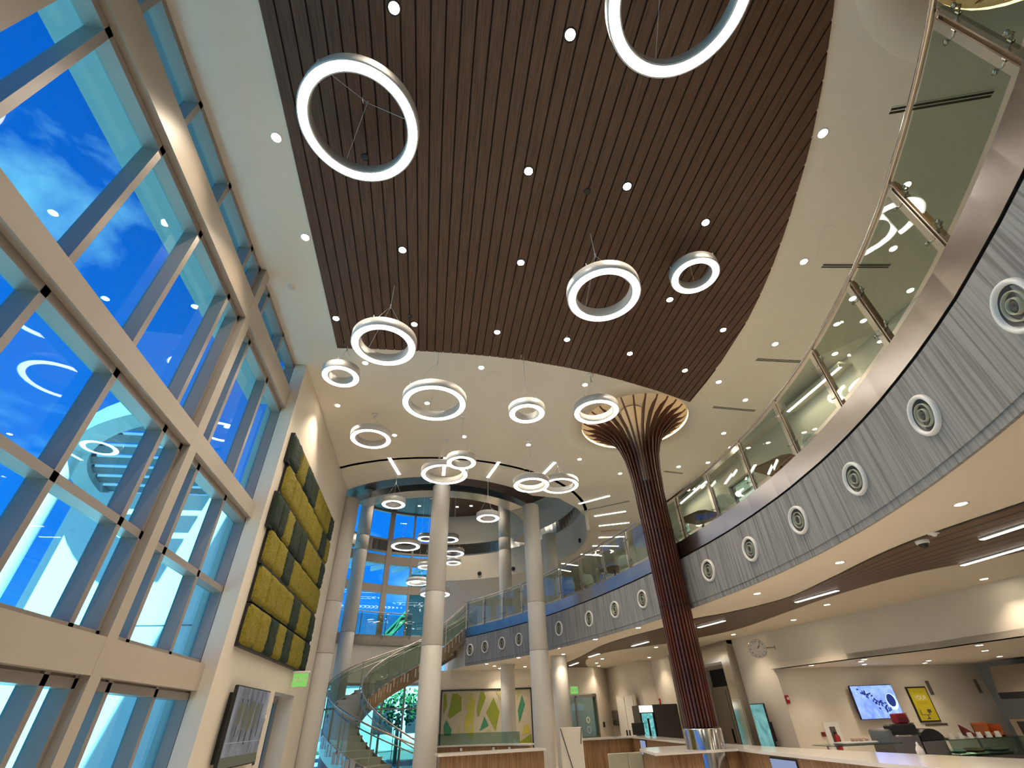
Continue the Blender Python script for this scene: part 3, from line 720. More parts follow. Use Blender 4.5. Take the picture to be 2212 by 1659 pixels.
for a in (68.3,50.4,.5):
    p = dp(a,DR-.03); ax = Matrix.Rotation(R_(a),3,'Z') @ Matrix.Rotation(R_(-90),3,'Y')
    g = G(); g.lathe([(.10,-.03),(.10,.03),(.06,.05),(0,.05)],18,axis=ax); o = g.build('wall_speaker', M_BLACK); o.location = (p[0],p[1],7.97)
    tag(o,{68.3:'black round speaker on the rotunda wall right of the central column',50.4:'black round speaker on the rotunda wall beside the column behind the balcony',.5:'black round speaker on the rotunda wall near the light bars'}[a],'speaker','speakers on the rotunda wall')

# ------------------------------------------------------------------ air nozzles in the fascia
NT = [.8,2.36,3.92,5.61,7.25,8.85,10.41,11.96,14.86,16.3,17.78,19.67,22.34,23.49,24.65,25.69]
nl = {2.36:'nearest, cut by the right edge',3.92:'second nearest, at the right',5.61:'third nearest',7.25:'fourth nearest',8.85:'fifth nearest',10.41:'second right of the tree column',11.96:'first right of the tree column',14.86:'first left of the tree column',16.3:'second left of the tree column',17.78:'third left of the tree column',19.67:'first right of the balcony column',22.34:'first left of the balcony column',23.49:'second left of the balcony column',24.65:'third left of the balcony column',25.69:'last one by the staircase'}
proto = None
for tt in NT[1:]:
    p,d,n = bal(tt); q = p+n*.035
    rz = math.atan2(n.y,n.x)
    lab = 'round white air nozzle in the grey fascia, '+nl[tt]
    if proto is None:
        proto = t = thing('air_nozzle', lab, 'air nozzle', (q.x,q.y,4.14), rz, 'air nozzles along the balcony fascia')
        ax = Matrix.Rotation(R_(90),3,'Y')
        g = G(); g.lathe([(.226,-.01),(.226,.022),(.214,.04),(.196,.044),(.182,.034),(.176,.008),(.17,-.0)],48,axis=ax); g.build('bezel', M_WHITE, t)
        g = G(); g.lathe([(.176,.012),(.165,.002),(.0,.001)],48,axis=ax); g.build('throat', M_NOZ, t)
        for r,h in ((.118,.03),(.062,.036)):
            g = G(); g.lathe([(r+.012,.002),(r+.006,h),(r,h),(r-.006,.002)],40,axis=ax)
            g.build('guide_ring', [M_GREYP], t)
        g = G(); g.lathe([(.052,.003),(.05,.02),(.035,.03),(.0,.012)],24,axis=ax); g.build('centre_cup', M_NOZ, t)
    else: dup(proto, (q.x,q.y,4.14), rz, lab)

# ------------------------------------------------------------------ glass railing of the balcony
rl = thing('glass_railing','curved glass railing with steel posts and handrail along the balcony edge','railing')
g = G(); g.tube([(*(bal(BT[-1]*i/140)[0]+bal(BT[-1]*i/140)[2]*.03), 6.07) for i in range(141)], .026, 10); g.build('handrail', M_RAILM, rl)
PT = [1.05,2.45,4.03,5.43,6.8,8.2,9.68,11.1,12.5,13.85,15.19,16.57,17.97,19.34,20.7,22.04,23.4,24.73,25.95]
cme = None
for tt in PT:
    p,d,n = bal(tt); a = math.atan2(d.y,d.x)
    po = None
    g = G()
    for s_ in (-.022,.022): g.box(s_-.007,s_+.007,-.032,.032,-1.28,-.02)
    g.box(-.03,.03,-.02,.02,-.03,.01); g.cyl(0,0,0,.05,.012,8)
    if cme is None: po = g.build('post', M_RAILM, rl); pme = po.data
    else: po = bpy.data.objects.new('post', pme); COL.objects.link(po); po.parent = rl
    po.location = (p.x,p.y,6.02); po.rotation_euler = (0,0,a)
    for s_ in (-1,1):
        for z in (-.22,-.80):
            if cme is None:
                g = G(); g.cyl(0,0,0,.1,.009,8); q = g
                g = G(); g.tube([(0,0,0),(.08,0,0),(.1,.035,0)],.009,8); g.lathe([(.0,.055),(.022,.05),(.022,.035),(0,.03)],12,c=(.1,0,0),axis=Matrix.Rotation(R_(-90),3,'X')); g.lathe([(.014,-.02),(.014,.02)],10,c=(.03,0,0))
                co = g.build('glass_clamp', M_RAILM, po); cme = co.data
            else: co = bpy.data.objects.new('glass_clamp', cme); COL.objects.link(co); co.parent = po
            co.location = (.03*s_,.0,z); co.scale = (s_,1,1)
for t0,t1 in zip(PT,PT[1:]):
    n = 6; pts = [bal(t0+.09+(t1-t0-.18)*i/n) for i in range(n+1)]
    g = G(); g.strip([tuple(p+n_*.045) for p,d,n_ in pts], 5.06, 5.96, 0, .012); g.build('glass_panel', M_GGUARD, rl)
# rail along the rotunda glazing
r2 = thing('glass_railing','straight-looking guard rail in front of the rotunda windows behind the stairs','railing')
pts = arc(100,178,DR-.25,26)
g = G(); g.tube([(x,y,6.05) for x,y in pts],.024,8); g.build('handrail', M_RAILM, r2)
for i in range(0,27,4):
    x,y = pts[i]; g = G(); g.cyl(x,y,5.0,6.05,.02,8); g.build('post', M_RAILM, r2)
g = G(); g.strip(pts,5.1,5.95,.02,.03); g.build('glass_panel', M_GGUARD, r2)

# ------------------------------------------------------------------ curved staircase
SX, SY, RI, RO = .35, 20.6, 2.6, 3.78
def spt(a, r): return (SX+r*cos(R_(a)), SY+r*sin(R_(a)))
def sz(a):
    if a > 265: return 0.
    if a > 98: return .05+(265-a)/167*3.65
    return 3.7+(98-a)/37.5*1.25
st = thing('staircase','curved staircase with glass sides and pale treads winding up to the balcony','staircase',(0,0,0))
N = 28; A0 = 262.; A1 = 60.5
zs = [4.95*(i+1)/N for i in range(N)]
def ang_at(z):
    lo, hi = A1, 266.
    for _ in range(40):
        m = (lo+hi)/2
        if sz(m) > z: lo = m
        else: hi = m
    return lo
for i in range(N):
    a0 = ang_at(max(.06,4.95*i/N)); a1 = ang_at(4.95*(i+1)/N) if i < N-1 else A1
    pts = [spt(a0+(a1-a0)*k/3,RI) for k in range(4)]+[spt(a1+(a0-a1)*k/3,RO) for k in range(4)]
    g = G(); g.prism(pts[::-1], max(0.001,zs[i]-.30), zs[i], 0); g.build('step', M_TREAD, st)
AN = [A0+(A1-A0)*i/60 for i in range(61)]
for r,w in ((RI,-.05),(RO,.05)):
    g = G(); g.strip([spt(a,r) for a in AN], [max(0,sz(a)-.42) for a in AN], [sz(a)+.10 for a in AN], 0, w*-1 if r==RO else .05)
    g.build('stringer', M_STEEL if r==RO else M_BRONZE, st)
    g = G(); g.tube([(*spt(a,r), sz(a)+1.06) for a in AN], .026, 8); g.build('handrail', M_RAILM, st)
    g = G(); g.tube([(*spt(a,r+(.09 if r==RI else -.09)), sz(a)+.86) for a in AN], .018, 8); g.build('grab_rail', M_RAILM, st)
    g = G(); g.strip([spt(a,r) for a in AN], [sz(a)+.14 for a in AN], [sz(a)+.98 for a in AN], -.006, .006); g.build('glass_panel', M_GGUARD, st)
    for k in range(0,61,6):
        a = AN[k]; x,y = spt(a,r); g = G(); g.box(x-.012,x+.012,y-.03,y+.03,sz(a),sz(a)+1.05); g.build('post', M_RAILM, st)

# ------------------------------------------------------------------ moss wall
MF = 3.10/3.02
ROWS = [((6.05,6.67),[(8.97,9.75,'D'),(9.76,10.4,'Y'),(10.41,11.03,'D'),(11.05,11.72,'D'),(11.78,12.42,'Y'),(12.43,13.05,'Y'),(13.06,13.68,'Y'),(13.7,14.27,'D')]),
 ((5.40,6.03),[(9.13,9.75,'Y'),(9.76,10.4,'Y'),(10.41,11.05,'Y'),(11.06,11.71,'Y'),(11.75,12.37,'Y'),(12.38,13.05,'Y'),(13.06,13.8,'D'),(13.82,14.3,'Y')]),
 ((4.72,5.37),[(8.97,9.42,'D'),(9.43,9.85,'D'),(9.86,10.4,'Y'),(10.45,11.1,'D'),(11.11,11.75,'D'),(11.78,12.4,'Y'),(12.41,13.05,'Y'),(13.06,13.66,'Y'),(13.67,14.25,'D')]),
 ((4.10,4.71),[(9.13,9.78,'Y'),(9.79,10.44,'Y'),(10.46,11.1,'D'),(11.12,11.8,'Y'),(11.81,12.45,'Y'),(12.46,13.08,'Y'),(13.1,13.7,'Y'),(13.71,14.25,'Y')]),
 ((3.45,4.07),[(9.17,9.8,'Y'),(9.82,10.45,'Y'),(10.46,11.1,'Y'),(11.11,11.74,'Y'),(11.76,12.5,'D'),(12.51,12.95,'Y'),(13.02,13.68,'Y'),(13.72,14.33,'D')]),
 ((2.80,3.43),[(9.17,9.81,'Y'),(9.82,10.48,'Y'),(10.5,11.1,'D'),(11.11,11.73,'Y'),(11.75,12.4,'D'),(12.41,13.05,'Y'),(13.06,13.68,'Y'),(13.7,14.35,'D')])]
mw = thing('moss_wall_panel','tall wall panel of yellow-green and dark green preserved moss blocks beside the windows','moss wall')
def my(y): return y*MF
def mz(z): return (z-1.65)*MF+1.65
g = G()
for (z0,z1),cols in ROWS: g.box(-3.22,-3.135, my(cols[0][0])+.02, my(cols[-1][1])-.02, mz(z0)-.02, mz(z1)+.02)
g.build('backing_board', M_BLACK, mw)
for (z0,z1),cols in ROWS:
    for a,b,kind in cols:
        y0,y1,za,zb = my(a)-.004,my(b)+.004,mz(z0)-.012,mz(z1)+.012
        n = 14; V = []
        for i in range(n+1):
            for j in range(n+1):
                u = 2*i/n-1; v = 2*j/n-1
                uu = u*(1-.07*abs(v)**5); vv = v*(1-.07*abs(u)**5)
                e = max(abs(u),abs(v))
                bump = (1-e**6)*.045+random.uniform(-.012,.012)
                if e > .999: bump = -.03
                V.append((-3.128+bump, (y0+y1)/2+uu*(y1-y0)/2+random.uniform(-.006,.006), (za+zb)/2+vv*(zb-za)/2+random.uniform(-.006,.006)))
        F = [(i*(n+1)+j,(i+1)*(n+1)+j,(i+1)*(n+1)+j+1,i*(n+1)+j+1) for i in range(n) for j in range(n)]
        g = G(); g.add(V,F,0,True); o = g.build('moss_patch', M_MOSSY if kind=='Y' else M_MOSSD, mw)
        if kind == 'D': o['label'] = 'dark green moss patch'

# ------------------------------------------------------------------ lettering helper
def text(name, s, size, at, rot, mat, parent=None, depth=.003, align='CENTER'):
    c = bpy.data.curves.new(name,'FONT'); c.body = s; c.size = size; c.extrude = depth; c.align_x = align; c.align_y = 'CENTER'
    c.materials.append(mat)
    o = bpy.data.objects.new(name,c); COL.objects.link(o); o.location = at; o.rotation_euler = rot
    me = bpy.data.meshes.new_from_object(o); bpy.data.objects.remove(o)
    o = bpy.data.objects.new(name, me); COL.objects.link(o); o.location = at; o.rotation_euler = rot
    if parent: o.parent = parent
    return o
def exit_sign(at, rz, label):
    t = thing('exit_sign', label, 'exit sign', at, rz)
    g = G(); g.rbox(-.2,.2,-.03,.03,.21,.26,.008); g.build('canopy', M_WHITE, t)
    g = G(); g.rbox(-.17,.17,-.008,.008,-.06,.21,.004); g.build('sign_plate', M_EXITG, t)
    for s_ in (-1,1): text('lettering','EXIT',.15,(0,s_*-.0095,.075),(PI/2,0,0 if s_>0 else PI),M_PAPER,t)
    return t
exit_sign((6.81,24.62,2.60),0,'small green hanging exit sign over the glass door at the far end')
exit_sign((-2.98,13.75,2.52),R_(0),'small green exit sign sticking out of the wall below the moss panel')

# ------------------------------------------------------------------ left wall fittings
t = thing('display_screen','large dark framed screen with a grey woodland picture on the left wall','screen',(-3.22,10.77,1.16))
g = G(); g.box(0,.10,-.9,.9,.08,1.02); g.build('wall_mount', M_BLACK, t)
g = G(); g.rbox(.09,.15,-1.02,1.02,0,1.12,.01); g.build('bezel', M_BLACK, t)
g = G(); g.box(.148,.153,-1.0,1.0,.02,1.10)
for y,z,h,w in ((-.62,.42,.52,.02),(-.32,.34,.6,.025),(-.02,.3,.62,.03),(.3,.34,.55,.02),(.62,.4,.5,.02)): g.box(.150,.1545,y-w,y+w,z,z+h,1); 
for y,z,a,b in ((-.62,.72,.13,.17),(-.32,.70,.12,.2),(0,.70,.15,.24),(.33,.72,.12,.2)):
    g.add([(.1548,y+a*cos(2*PI*i/14),z+b*sin(2*PI*i/14)) for i in range(14)],[tuple(range(14))],2)
g.box(.150,.1552,-1.0,1.0,.335,.342,3); g.box(.150,.1545,-1.0,1.0,.02,.16,2)
g.build('picture', [M_ARTSCR, emit('art_trunk',(.03,.028,.03),.6), emit('art_foliage',(.062,.058,.040),.7), emit('art_line',(.17,.17,.17),.7)], t)
def strobe(at, rz, label):
    t = thing('fire_alarm', label, 'fire alarm', at, rz)
    g = G(); g.rbox(-.06,.06,-.05,0,-.1,.1,.015); g.build('housing', M_RED, t)
    g = G(); g.rbox(-.03,.03,-.075,-.05,-.01,.05,.01); g.build('strobe_lens', M_WHITE, t)
    return t
strobe((-3.22,12.15,1.85),R_(90),'red fire alarm strobe between the left wall screen and the door')
strobe((10.26,14.5,1.88),0,'red fire alarm strobe on the kitchen wall left of the blue television')
g = G(); g.rbox(0,.02,-.06,.06,-.07,.07,.004); o = g.build('wall_plate', M_BLACK); o.location = (-3.22,12.25,1.18); tag(o,'small black card reader plate at the lower right of the woodland screen','wall plate')

# ------------------------------------------------------------------ green mural
mu = thing('mural','wide green and taupe mural of abstract leaves in a black frame behind the reception desk','mural',(0,24.99,0))
MUR = [('g',[(.86,2.71),(.97,2.7),(1.04,2.24),(.92,2.01),(.87,1.95)]),('g',[(1.25,2.7),(1.46,2.69),(1.65,2.58),(1.67,2.08),(1.18,1.79),(1.09,1.86),(1.17,2.31)]),('g',[(2.53,2.73),(2.65,2.73),(2.76,2.52),(2.43,1.82),(2.36,2.07)]),('g',[(3.1,2.51),(3.37,1.97),(3.18,1.29),(2.76,1.96)]),('y',[(2.19,2.6),(2.28,2.45),(2.21,1.66),(1.84,1.29),(1.82,1.72),(1.98,2.12),(1.83,2.12)]),('y',[(1.94,1.1),(1.94,1.27),(2.21,1.55),(2.2,1.1)]),('t',[(1.03,1.75),(1.27,1.4),(1.24,1.2),(.94,1.2),(.91,1.54)]),('t',[(2.69,1.83),(2.88,1.5),(2.47,1.32)]),('t',[(4.41,2.58),(4.54,2.21),(4.25,1.55),(4.19,2.)]),('y',[(4.49,1.49),(4.67,1.47),(4.72,1.19),(4.35,1.11)]),('g',[(4.76,1.15),(4.76,.74),(4.3,.74),(4.21,.87)]),('o',[(2.92,1.39),(3.04,1.25),(2.7,1.26)]),('o',[(1.63,1.54),(1.64,1.28),(1.46,1.29)]),('o',[(1.81,2.72),(2.21,2.67),(1.85,2.22)]),('o',[(3.2,2.75),(3.43,2.74),(3.43,2.38)]),('o',[(4.16,2.71),(4.35,2.72),(4.21,2.39)]),('o',[(3.5,2.7),(4.0,2.72),(3.9,2.0),(3.6,1.7)]),('g',[(3.5,1.4),(3.95,1.75),(4.0,1.1),(3.6,.9)])]
g = G(); g.box(.78,4.82,-.045,0,.66,2.80); g.build('board', M_TAUPE, mu)
for c,P in MUR:
    g = G(); m = len(P); V = [(x,-.046,z) for x,z in P]+[(x,-.058,z) for x,z in P]
    g.add(V,[tuple(range(m,2*m))]+[(i,(i+1)%m,m+(i+1)%m,m+i) for i in range(m)])
    g.build('leaf_shape', {'g':M_LIME,'y':M_YLEAF,'t':M_TEAL,'o':M_OLIVE}[c], mu)
g = G(); g.box(.74,.79,-.07,0,.62,2.84); g.box(4.81,4.86,-.07,0,.62,2.84); g.box(.74,4.86,-.07,0,2.79,2.85); g.box(.74,4.86,-.07,0,.6,.66); g.build('frame', M_BLACK, mu)

# ------------------------------------------------------------------ desks and counters
t = thing('reception_desk','wood-fronted reception desk with pale top between the two nearest round columns','desk',(0,0,0))
g = G(); g.prism([(.45,13.55),(2.95,13.95),(2.88,14.3),(.4,13.9)],0,1.03); g.build('front_panel', M_WOODLT, t)
g = G(); g.prism([(.40,13.44),(3.0,13.88),(2.92,14.42),(.33,14.0)],1.035,1.08); g.build('worktop', M_QUARTZ, t)
t = thing('back_desk','low curved desk with glass screen and three white outlets before the green mural','desk',(0,0,0))
cv = smooth([(.5,20.9),(1.4,20.6),(2.3,20.25),(3.0,19.8),(3.55,19.1)],4)
g = G(); g.strip(cv,0,.955,.03,.12); g.build('front_panel', M_WOODLT, t)
g = G(); g.strip(cv,.96,1.0,-.06,.5); g.build('worktop', M_QUARTZ, t)
g = G(); g.strip(cv[:-3],1.0,1.33,.28,.29); g.build('screen', M_GDOOR, t)
for k in (4,9,12):
    p = cv[k]; g = G(); g.box(p.x-.04,p.x+.04,p.y-.03,p.y+.03,.84,.92); g.build('outlet', M_WHITE, t)
t = thing('side_counter','long wood-fronted counter with white top behind the tree column, left part','counter',(0,0,0))
g = G(); g.prism([(5.0,18.55),(7.1,18.85),(6.62,14.0),(7.1,14.0),(7.6,19.4),(5.0,19.1)],0,1.03); g.build('front_panel', M_WOODLT, t)
g = G(); g.prism([(4.94,18.47),(7.02,18.77),(6.55,13.9),(7.17,13.9),(7.67,19.47),(4.94,19.18)],1.035,1.08); g.build('worktop', M_QUARTZ, t)
def screen_on(name, label, at, rz, w, h, mat=None, cat='monitor'):
    t = thing(name, label, cat, at, rz)
    g = G(); g.rbox(-w/2,w/2,0,.04,0,h,.008); g.build('bezel', M_BLACK, t)
    g = G(); g.box(-w/2+.02,w/2-.02,-.003,.001,.02,h-.02); g.build('screen', mat or L_BLUESCR, t)
    return t
screen_on('monitor','blue-grey screen set into the side counter, left of the tree column',(6.95,17.6,.62),R_(-96),.62,.4)
t = thing('monitor','black monitor seen from behind, standing on the side counter before the cooler','monitor',(7.38,18.9,1.08))
g = G(); g.rbox(-.22,.22,-.02,.02,.03,.36,.008); g.build('panel', M_BLACK, t)
g = G(); g.cyl(0,.02,0,.1,.03,10); g.lathe([(.1,0),(.1,.012),(.03,.02)],16); g.build('stand', M_BLACK, t)
t = thing('main_counter','big service counter with white top and wood front wrapping the tree column base','counter',(0,0,0))
OUT = [(4.26,10.27),(6.0,10.42),(5.85,9.45),(5.73,8.06),(5.6,6.57),(5.6,5.0),(5.75,2.2),(7.05,2.2),(7.15,5.0),(7.16,6.08),(6.93,7.5),(6.72,9.7),(6.68,10.7),(6.71,12.25),(4.75,12.05),(4.55,11.75)]
ins = []
m_ = len(OUT)
for i,p in enumerate(OUT):
    a = Vector(OUT[i-1]); b = Vector(p); c = Vector(OUT[(i+1)%m_])
    d1 = (b-a).normalized(); d2_ = (c-b).normalized(); n1 = Vector((-d1.y,d1.x)); n2 = Vector((-d2_.y,d2_.x))
    nn = (n1+n2); nn.normalize(); k = .06/max(.35,nn.dot(n1)); sgn = 1
    ins.append((p[0]+nn.x*k, p[1]+nn.y*k))
hole = [(CROWN[0]+.372*cos(-2*PI*i/40+2.2), CROWN[1]+.372*sin(-2*PI*i/40+2.2)) for i in range(41)]
def keyhole(P):   # slit the ring polygon open so the column passes through
    k = 15
    return P[:k]+[(4.72,11.95)]+hole+[(4.715,11.94)]+P[k:]
def area(P): return sum(P[i][0]*P[(i+1)%len(P)][1]-P[(i+1)%len(P)][0]*P[i][1] for i in range(len(P)))
if area(OUT) < 0: ins = [(2*p[0]-q[0],2*p[1]-q[1]) for p,q in zip(OUT,ins)]
g = G(); g.strip(ins,0,1.035,0,.03,closed=True); g.build('front_panel', M_WOODLT, t)
ktop = bpy.data.meshes.new('worktop')
import bmesh
bm = bmesh.new()
def loopv(P,z): return [bm.verts.new((x,y,z)) for x,y in P]
for z in (1.038,1.082):
    ed = []
    for P in (OUT, hole[:-1]):
        vs = loopv(P,z); ed += [bm.edges.new((vs[i],vs[(i+1)%len(vs)])) for i in range(len(vs))]
    bmesh.ops.triangle_fill(bm,use_beauty=True,use_dissolve=False,edges=ed)
for P in (OUT, hole[:-1]):
    a = loopv(P,1.038); b = loopv(P,1.082)
    for i in range(len(P)): j=(i+1)%len(P); bm.faces.new((a[i],a[j],b[j],b[i]))
bmesh.ops.remove_doubles(bm,verts=bm.verts,dist=1e-4); bmesh.ops.recalc_face_normals(bm,faces=bm.faces)
bm.to_mesh(ktop); bm.free(); ktop.materials.append(M_QUARTZ)
o = bpy.data.objects.new('worktop',ktop); COL.objects.link(o); o.parent = t
screen_on('monitor','blue-grey framed screen on the front of the main counter, right of the tree column',(5.83,8.85,.55),R_(-94),.78,.46)
screen_on('monitor','second blue-grey screen on the main counter front, at the bottom right edge',(5.62,6.2,.55),R_(-92),.9,.46)
g = G(); g.rbox(3.78,4.20,11.55,11.6,0,1.04,.01); g.rbox(4.20,4.50,11.52,11.6,0,1.04,.01); o = g.build('standing_panel', M_GREYP); tag(o,'plain grey-green standing panel at the left end of the main counter','panel')
t = thing('bench','low bench with bright lime seat in front of the side counter','bench',(5.4,16.1,0))
g = G(); g.rbox(-.55,.55,-.25,.25,.40,.47,.02); g.build('seat', M_LIME, t)
for sx in (-.48,.48):
    g = G(); g.box(sx-.025,sx+.025,-.2,.2,0,.4); g.build('leg', M_GREYB, t)
t = thing('easel_sign','white sign board on thin black easel legs beside the balcony column','sign',(4.55,17.3,0),R_(4))
g = G(); g.rbox(-.36,.36,-.02,.02,.25,1.42,.006); g.build('board', M_PAPER, t)
for a,b in (((-.34,-.035,1.40),(.0,-.045,.30)),((.34,-.035,1.40),(.28,-.04,1.0)),((0,-.04,.32),(.02,-.05,.02))):
    g = G(); g.bar(a,b,.022,.015); g.build('leg', M_BLACK, t)
t = thing('drinks_cooler','lit drinks cooler with white header and teal glass door against the back','cooler',(8.23,20.0,0))
g = G(); g.box(-.27,.27,.02,.7,0,1.95); g.build('cabinet', M_GREYB, t)
g = G(); g.box(-.26,.26,-.02,.02,1.73,1.94); g.build('header', emit('header_glow',(.62,.60,.50),.8), t)
d = G(); d.box(-.25,.25,-.005,.018,.1,1.70); dd = d.build('door', M_COOLER, t)
g = G(); g.box(-.26,-.22,-.03,.0,.08,1.72); g.box(.22,.26,-.03,.0,.08,1.72); g.box(-.02,.05,-.03,0,.08,1.55); g.build('door_frame', M_BLACK, dd)
g = G(); g.box(8.55,9.5,20.0,20.6,0,1.96); o = g.build('grey_cabinet', M_GREYB); tag(o,'tall plain dark grey cabinet side next to the lit drinks cooler','cabinet')
strobe((9.70,21.9,2.05),R_(-90),'slim red fire alarm on the wall above the dark grey cabinet').scale = (.7,1,1.4)
t = thing('wall_dispenser','dark angular wall unit beside the pale double doors','dispenser',(8.98,25.4,1.3),R_(90))
g = G(); g.rbox(-.33,.33,0,.14,0,.58,.03); g.build('housing', M_GREYB, t); g = G(); g.rbox(-.22,.22,.135,.15,.04,.2,.008); g.build('panel', M_BLACK, t)
g = G(); g.rbox(-.1,.1,-.01,.01,0,.2,.004); o = g.build('wall_plate', M_BLACK); o.location = (8.21,25.12,1.26); o.rotation_euler = (0,0,R_(50)); tag(o,'small black wall plate right of the far glass door','wall plate')
t = thing('digital_sign','tall narrow teal digital sign standing off the wall beside the portal','sign',(9.86,15.44,.62))
g = G(); g.rbox(0,.05,-.35,.35,0,1.2,.01); g.build('bezel', M_BLACK, t)
g = G(); g.box(-.004,.001,-.33,.33,.02,1.18); g.build('screen', M_SIGNSCR, t)
g = G(); g.box(.05,.24,-.14,.14,.3,.75); g.build('wall_bracket', M_BLACK, t)
t = thing('wall_clock','round double-faced wall clock on a bracket high beside the portal','clock',(9.62,14.2,3.12),R_(-32))
ax = Matrix.Rotation(R_(90),3,'X')
g = G(); g.lathe([(.235,-.05),(.25,-.03),(.25,.03),(.235,.05),(.225,.045),(.225,-.045),(.235,-.05)],40,axis=ax); g.build('rim', M_CHROME, t)
g = G(); g.lathe([(.226,.04),(0,.042)],40,axis=ax); g.lathe([(0,-.042),(.226,-.04)],40,axis=ax); g.build('dial', M_PAPER, t)
g = G()
for i in range(12):
    a = PI*i/6; g.obox((.19*sin(a),-.0435,.19*cos(a)),(sin(a),0,cos(a)),(0,1,0),(cos(a),0,-sin(a)),.018,.002,.006)
g.build('hour_marks', M_BLACK, t)
for a,L,nm in ((R_(35),.16,'minute_hand'),(R_(50),.10,'hour_hand')):
    g = G(); g.bar((0,-.047,0),(L*sin(a),-.047,L*cos(a)),.004,.016,0,(0,1,0)); g.build(nm, M_BLACK, t)
g = G(); g.tube([(.245,0,0),(.46,0,0)],.02,8); g.lathe([(.05,-.0),(.05,.02)],14,c=(.46,0,0),axis=Matrix.Rotation(R_(90),3,'Y')); g.build('bracket', M_STEELG, t)

# ------------------------------------------------------------------ kitchen wall
t = thing('television','flat television with a blue coffee-bean picture on the kitchen wall','television',(12.98,14.5,1.34))
g = G(); g.box(-.5,.5,-.12,0,.15,.65); g.build('wall_mount', M_BLACK, t)
g = G(); g.rbox(-.71,.71,-.17,-.11,0,.81,.008); g.build('bezel', M_BLACK, t)
g = G(); g.box(-.695,.695,-.174,-.169,.015,.795); 
rr = random.Random(3)
def el(cx,cz,a,b,rot,mi,y=-.1755,n=12):
    g.add([(cx+a*cos(q)*cos(rot)-b*sin(q)*sin(rot),y,cz+a*cos(q)*sin(rot)+b*sin(q)*cos(rot)) for q in [2*PI*i/n for i in range(n)]],[tuple(range(n))],mi)
for i in range(46):
    u = rr.random(); k = u**.8
    el(-.55+.95*k+rr.uniform(-.1,.1), .72-.5*k+rr.uniform(-.13,.10), .038, .022, rr.uniform(0,3), 1)
el(.50,.40,.175,.20,.2,2,-.1760,28); el(.485,.43,.135,.155,.2,1,-.1765,28)
g.build('picture',[M_TVSCR,M_TVDK,M_TVLT],t)
t = thing('poster','tall yellow poster in a dark frame right of the kitchen television','poster',(14.62,14.5,1.22))
g = G(); g.box(-.34,.34,-.035,0,0,.86); g.build('frame', M_BLACK, t)
g = G(); g.box(-.305,.305,-.039,-.034,.035,.825); 
for x0,x1,z0,z1 in ((-.22,-.19,.17,.29),(-.20,.06,.165,.18),(-.02,.01,.09,.17),(.06,.09,.17,.22),(.03,.16,.22,.30),(-.08,.04,.07,.10)): g.box(x0,x1,-.0405,-.0385,z0,z1,1)
for z in (.735,.70,.48,.45,.42): g.box(-.17,.17,-.0402,-.0385,z,z+.012,2)
g.build('print',[M_YELLOW,M_GREYB,pbr('poster_ochre',(.34,.29,.02),.5)],t)
text('lettering','YOUR',.15,(0,-.041,.58),(PI/2,0,0),M_PAPER,t)
for k,(x,z,w,h,l) in enumerate(((15.13,1.86,.12,.36,'upright right of the yellow poster'),(16.88,1.86,.12,.36,'upright near the kitchen hood'),(14.78,1.13,.75,.05,'level below the yellow poster'))):
    t = thing('air_grille','slim grey wall grille, '+l,'air vent',(x,14.5,z),0,'grilles on the kitchen wall')
    g = G(); g.box(-w/2,w/2,-.012,0,0,h); g.build('frame', M_STEELG, t)
    g = G(); n = 3
    for i in range(n):
        if w < h: g.box(-w/2+.012+i*(w-.02)/n,-w/2+.012+(i+.5)*(w-.02)/n,-.0135,-.011,.015,h-.015)
        else: g.box(-w/2+.015,w/2-.015,-.0135,-.011,.008+i*.013,.014+i*.013)
    g.build('slots', M_GREYB, t)
t = thing('extinguisher_cabinet','white recessed wall cabinet holding a red fire extinguisher','cabinet',(11.35,14.5,.62))
g = G(); g.box(-.24,.24,-.03,0,0,.70); g.build('frame', M_WHITE, t)
g = G(); g.box(-.09,.09,-.034,-.03,.06,.6); g.build('glass_door', M_GREYB, t)
o = thing('fire_extinguisher','red fire extinguisher behind the glass of the white wall cabinet','extinguisher',(11.36,14.46,.70))
g = G(); g.lathe([(.055,0),(.06,.02),(.06,.28),(.03,.34),(.02,.36)],16,c=(0,-.03,0)); g.build('cylinder', M_RED, o)
g = G(); g.box(-.03,.03,-.05,-.01,.36,.40); g.tube([(.02,-.03,.37),(.07,-.05,.3),(.06,-.06,.12)],.01,6); g.build('hose', M_BLACK, o)
g = G(); g.rbox(-.055,.055,-.04,0,-.05,.05,.006); o = g.build('pull_station', M_REDD); o.location = (11.03,14.5,1.06); tag(o,'small square red pull station left of the extinguisher cabinet','fire alarm')
t = thing('extractor_hood','stainless extractor hood with a black lower slot in the kitchen corner','hood',(16.65,10.6,1.69))
g = G(); g.add([(-.5,-3,.15),(.55,-3,.15),(.55,2.8,.15),(-.5,2.8,.15),(-.3,-3,.78),(.55,-3,.78),(.55,2.8,.78),(-.3,2.8,.78)],[(3,2,1,0),(4,5,6,7),(0,1,5,4),(1,2,6,5),(2,3,7,6),(3,0,4,7)]); g.build('canopy', M_STEELG, t)
g = G(); g.box(-.5,.55,-3,2.8,0,.15); g.build('filter_slot', M_BLACK, t)
t = thing('wall_oven','steel-framed oven with dark window below the extractor hood','oven',(16.7,12.6,0))
g = G(); g.rbox(-.5,.5,-1,.95,0,1.25,.02); g.build('body', M_STEELG, t); g = G(); g.box(-.52,-.5,-.4,.75,.85,1.18); g.build('door_window', M_BLACK, t)

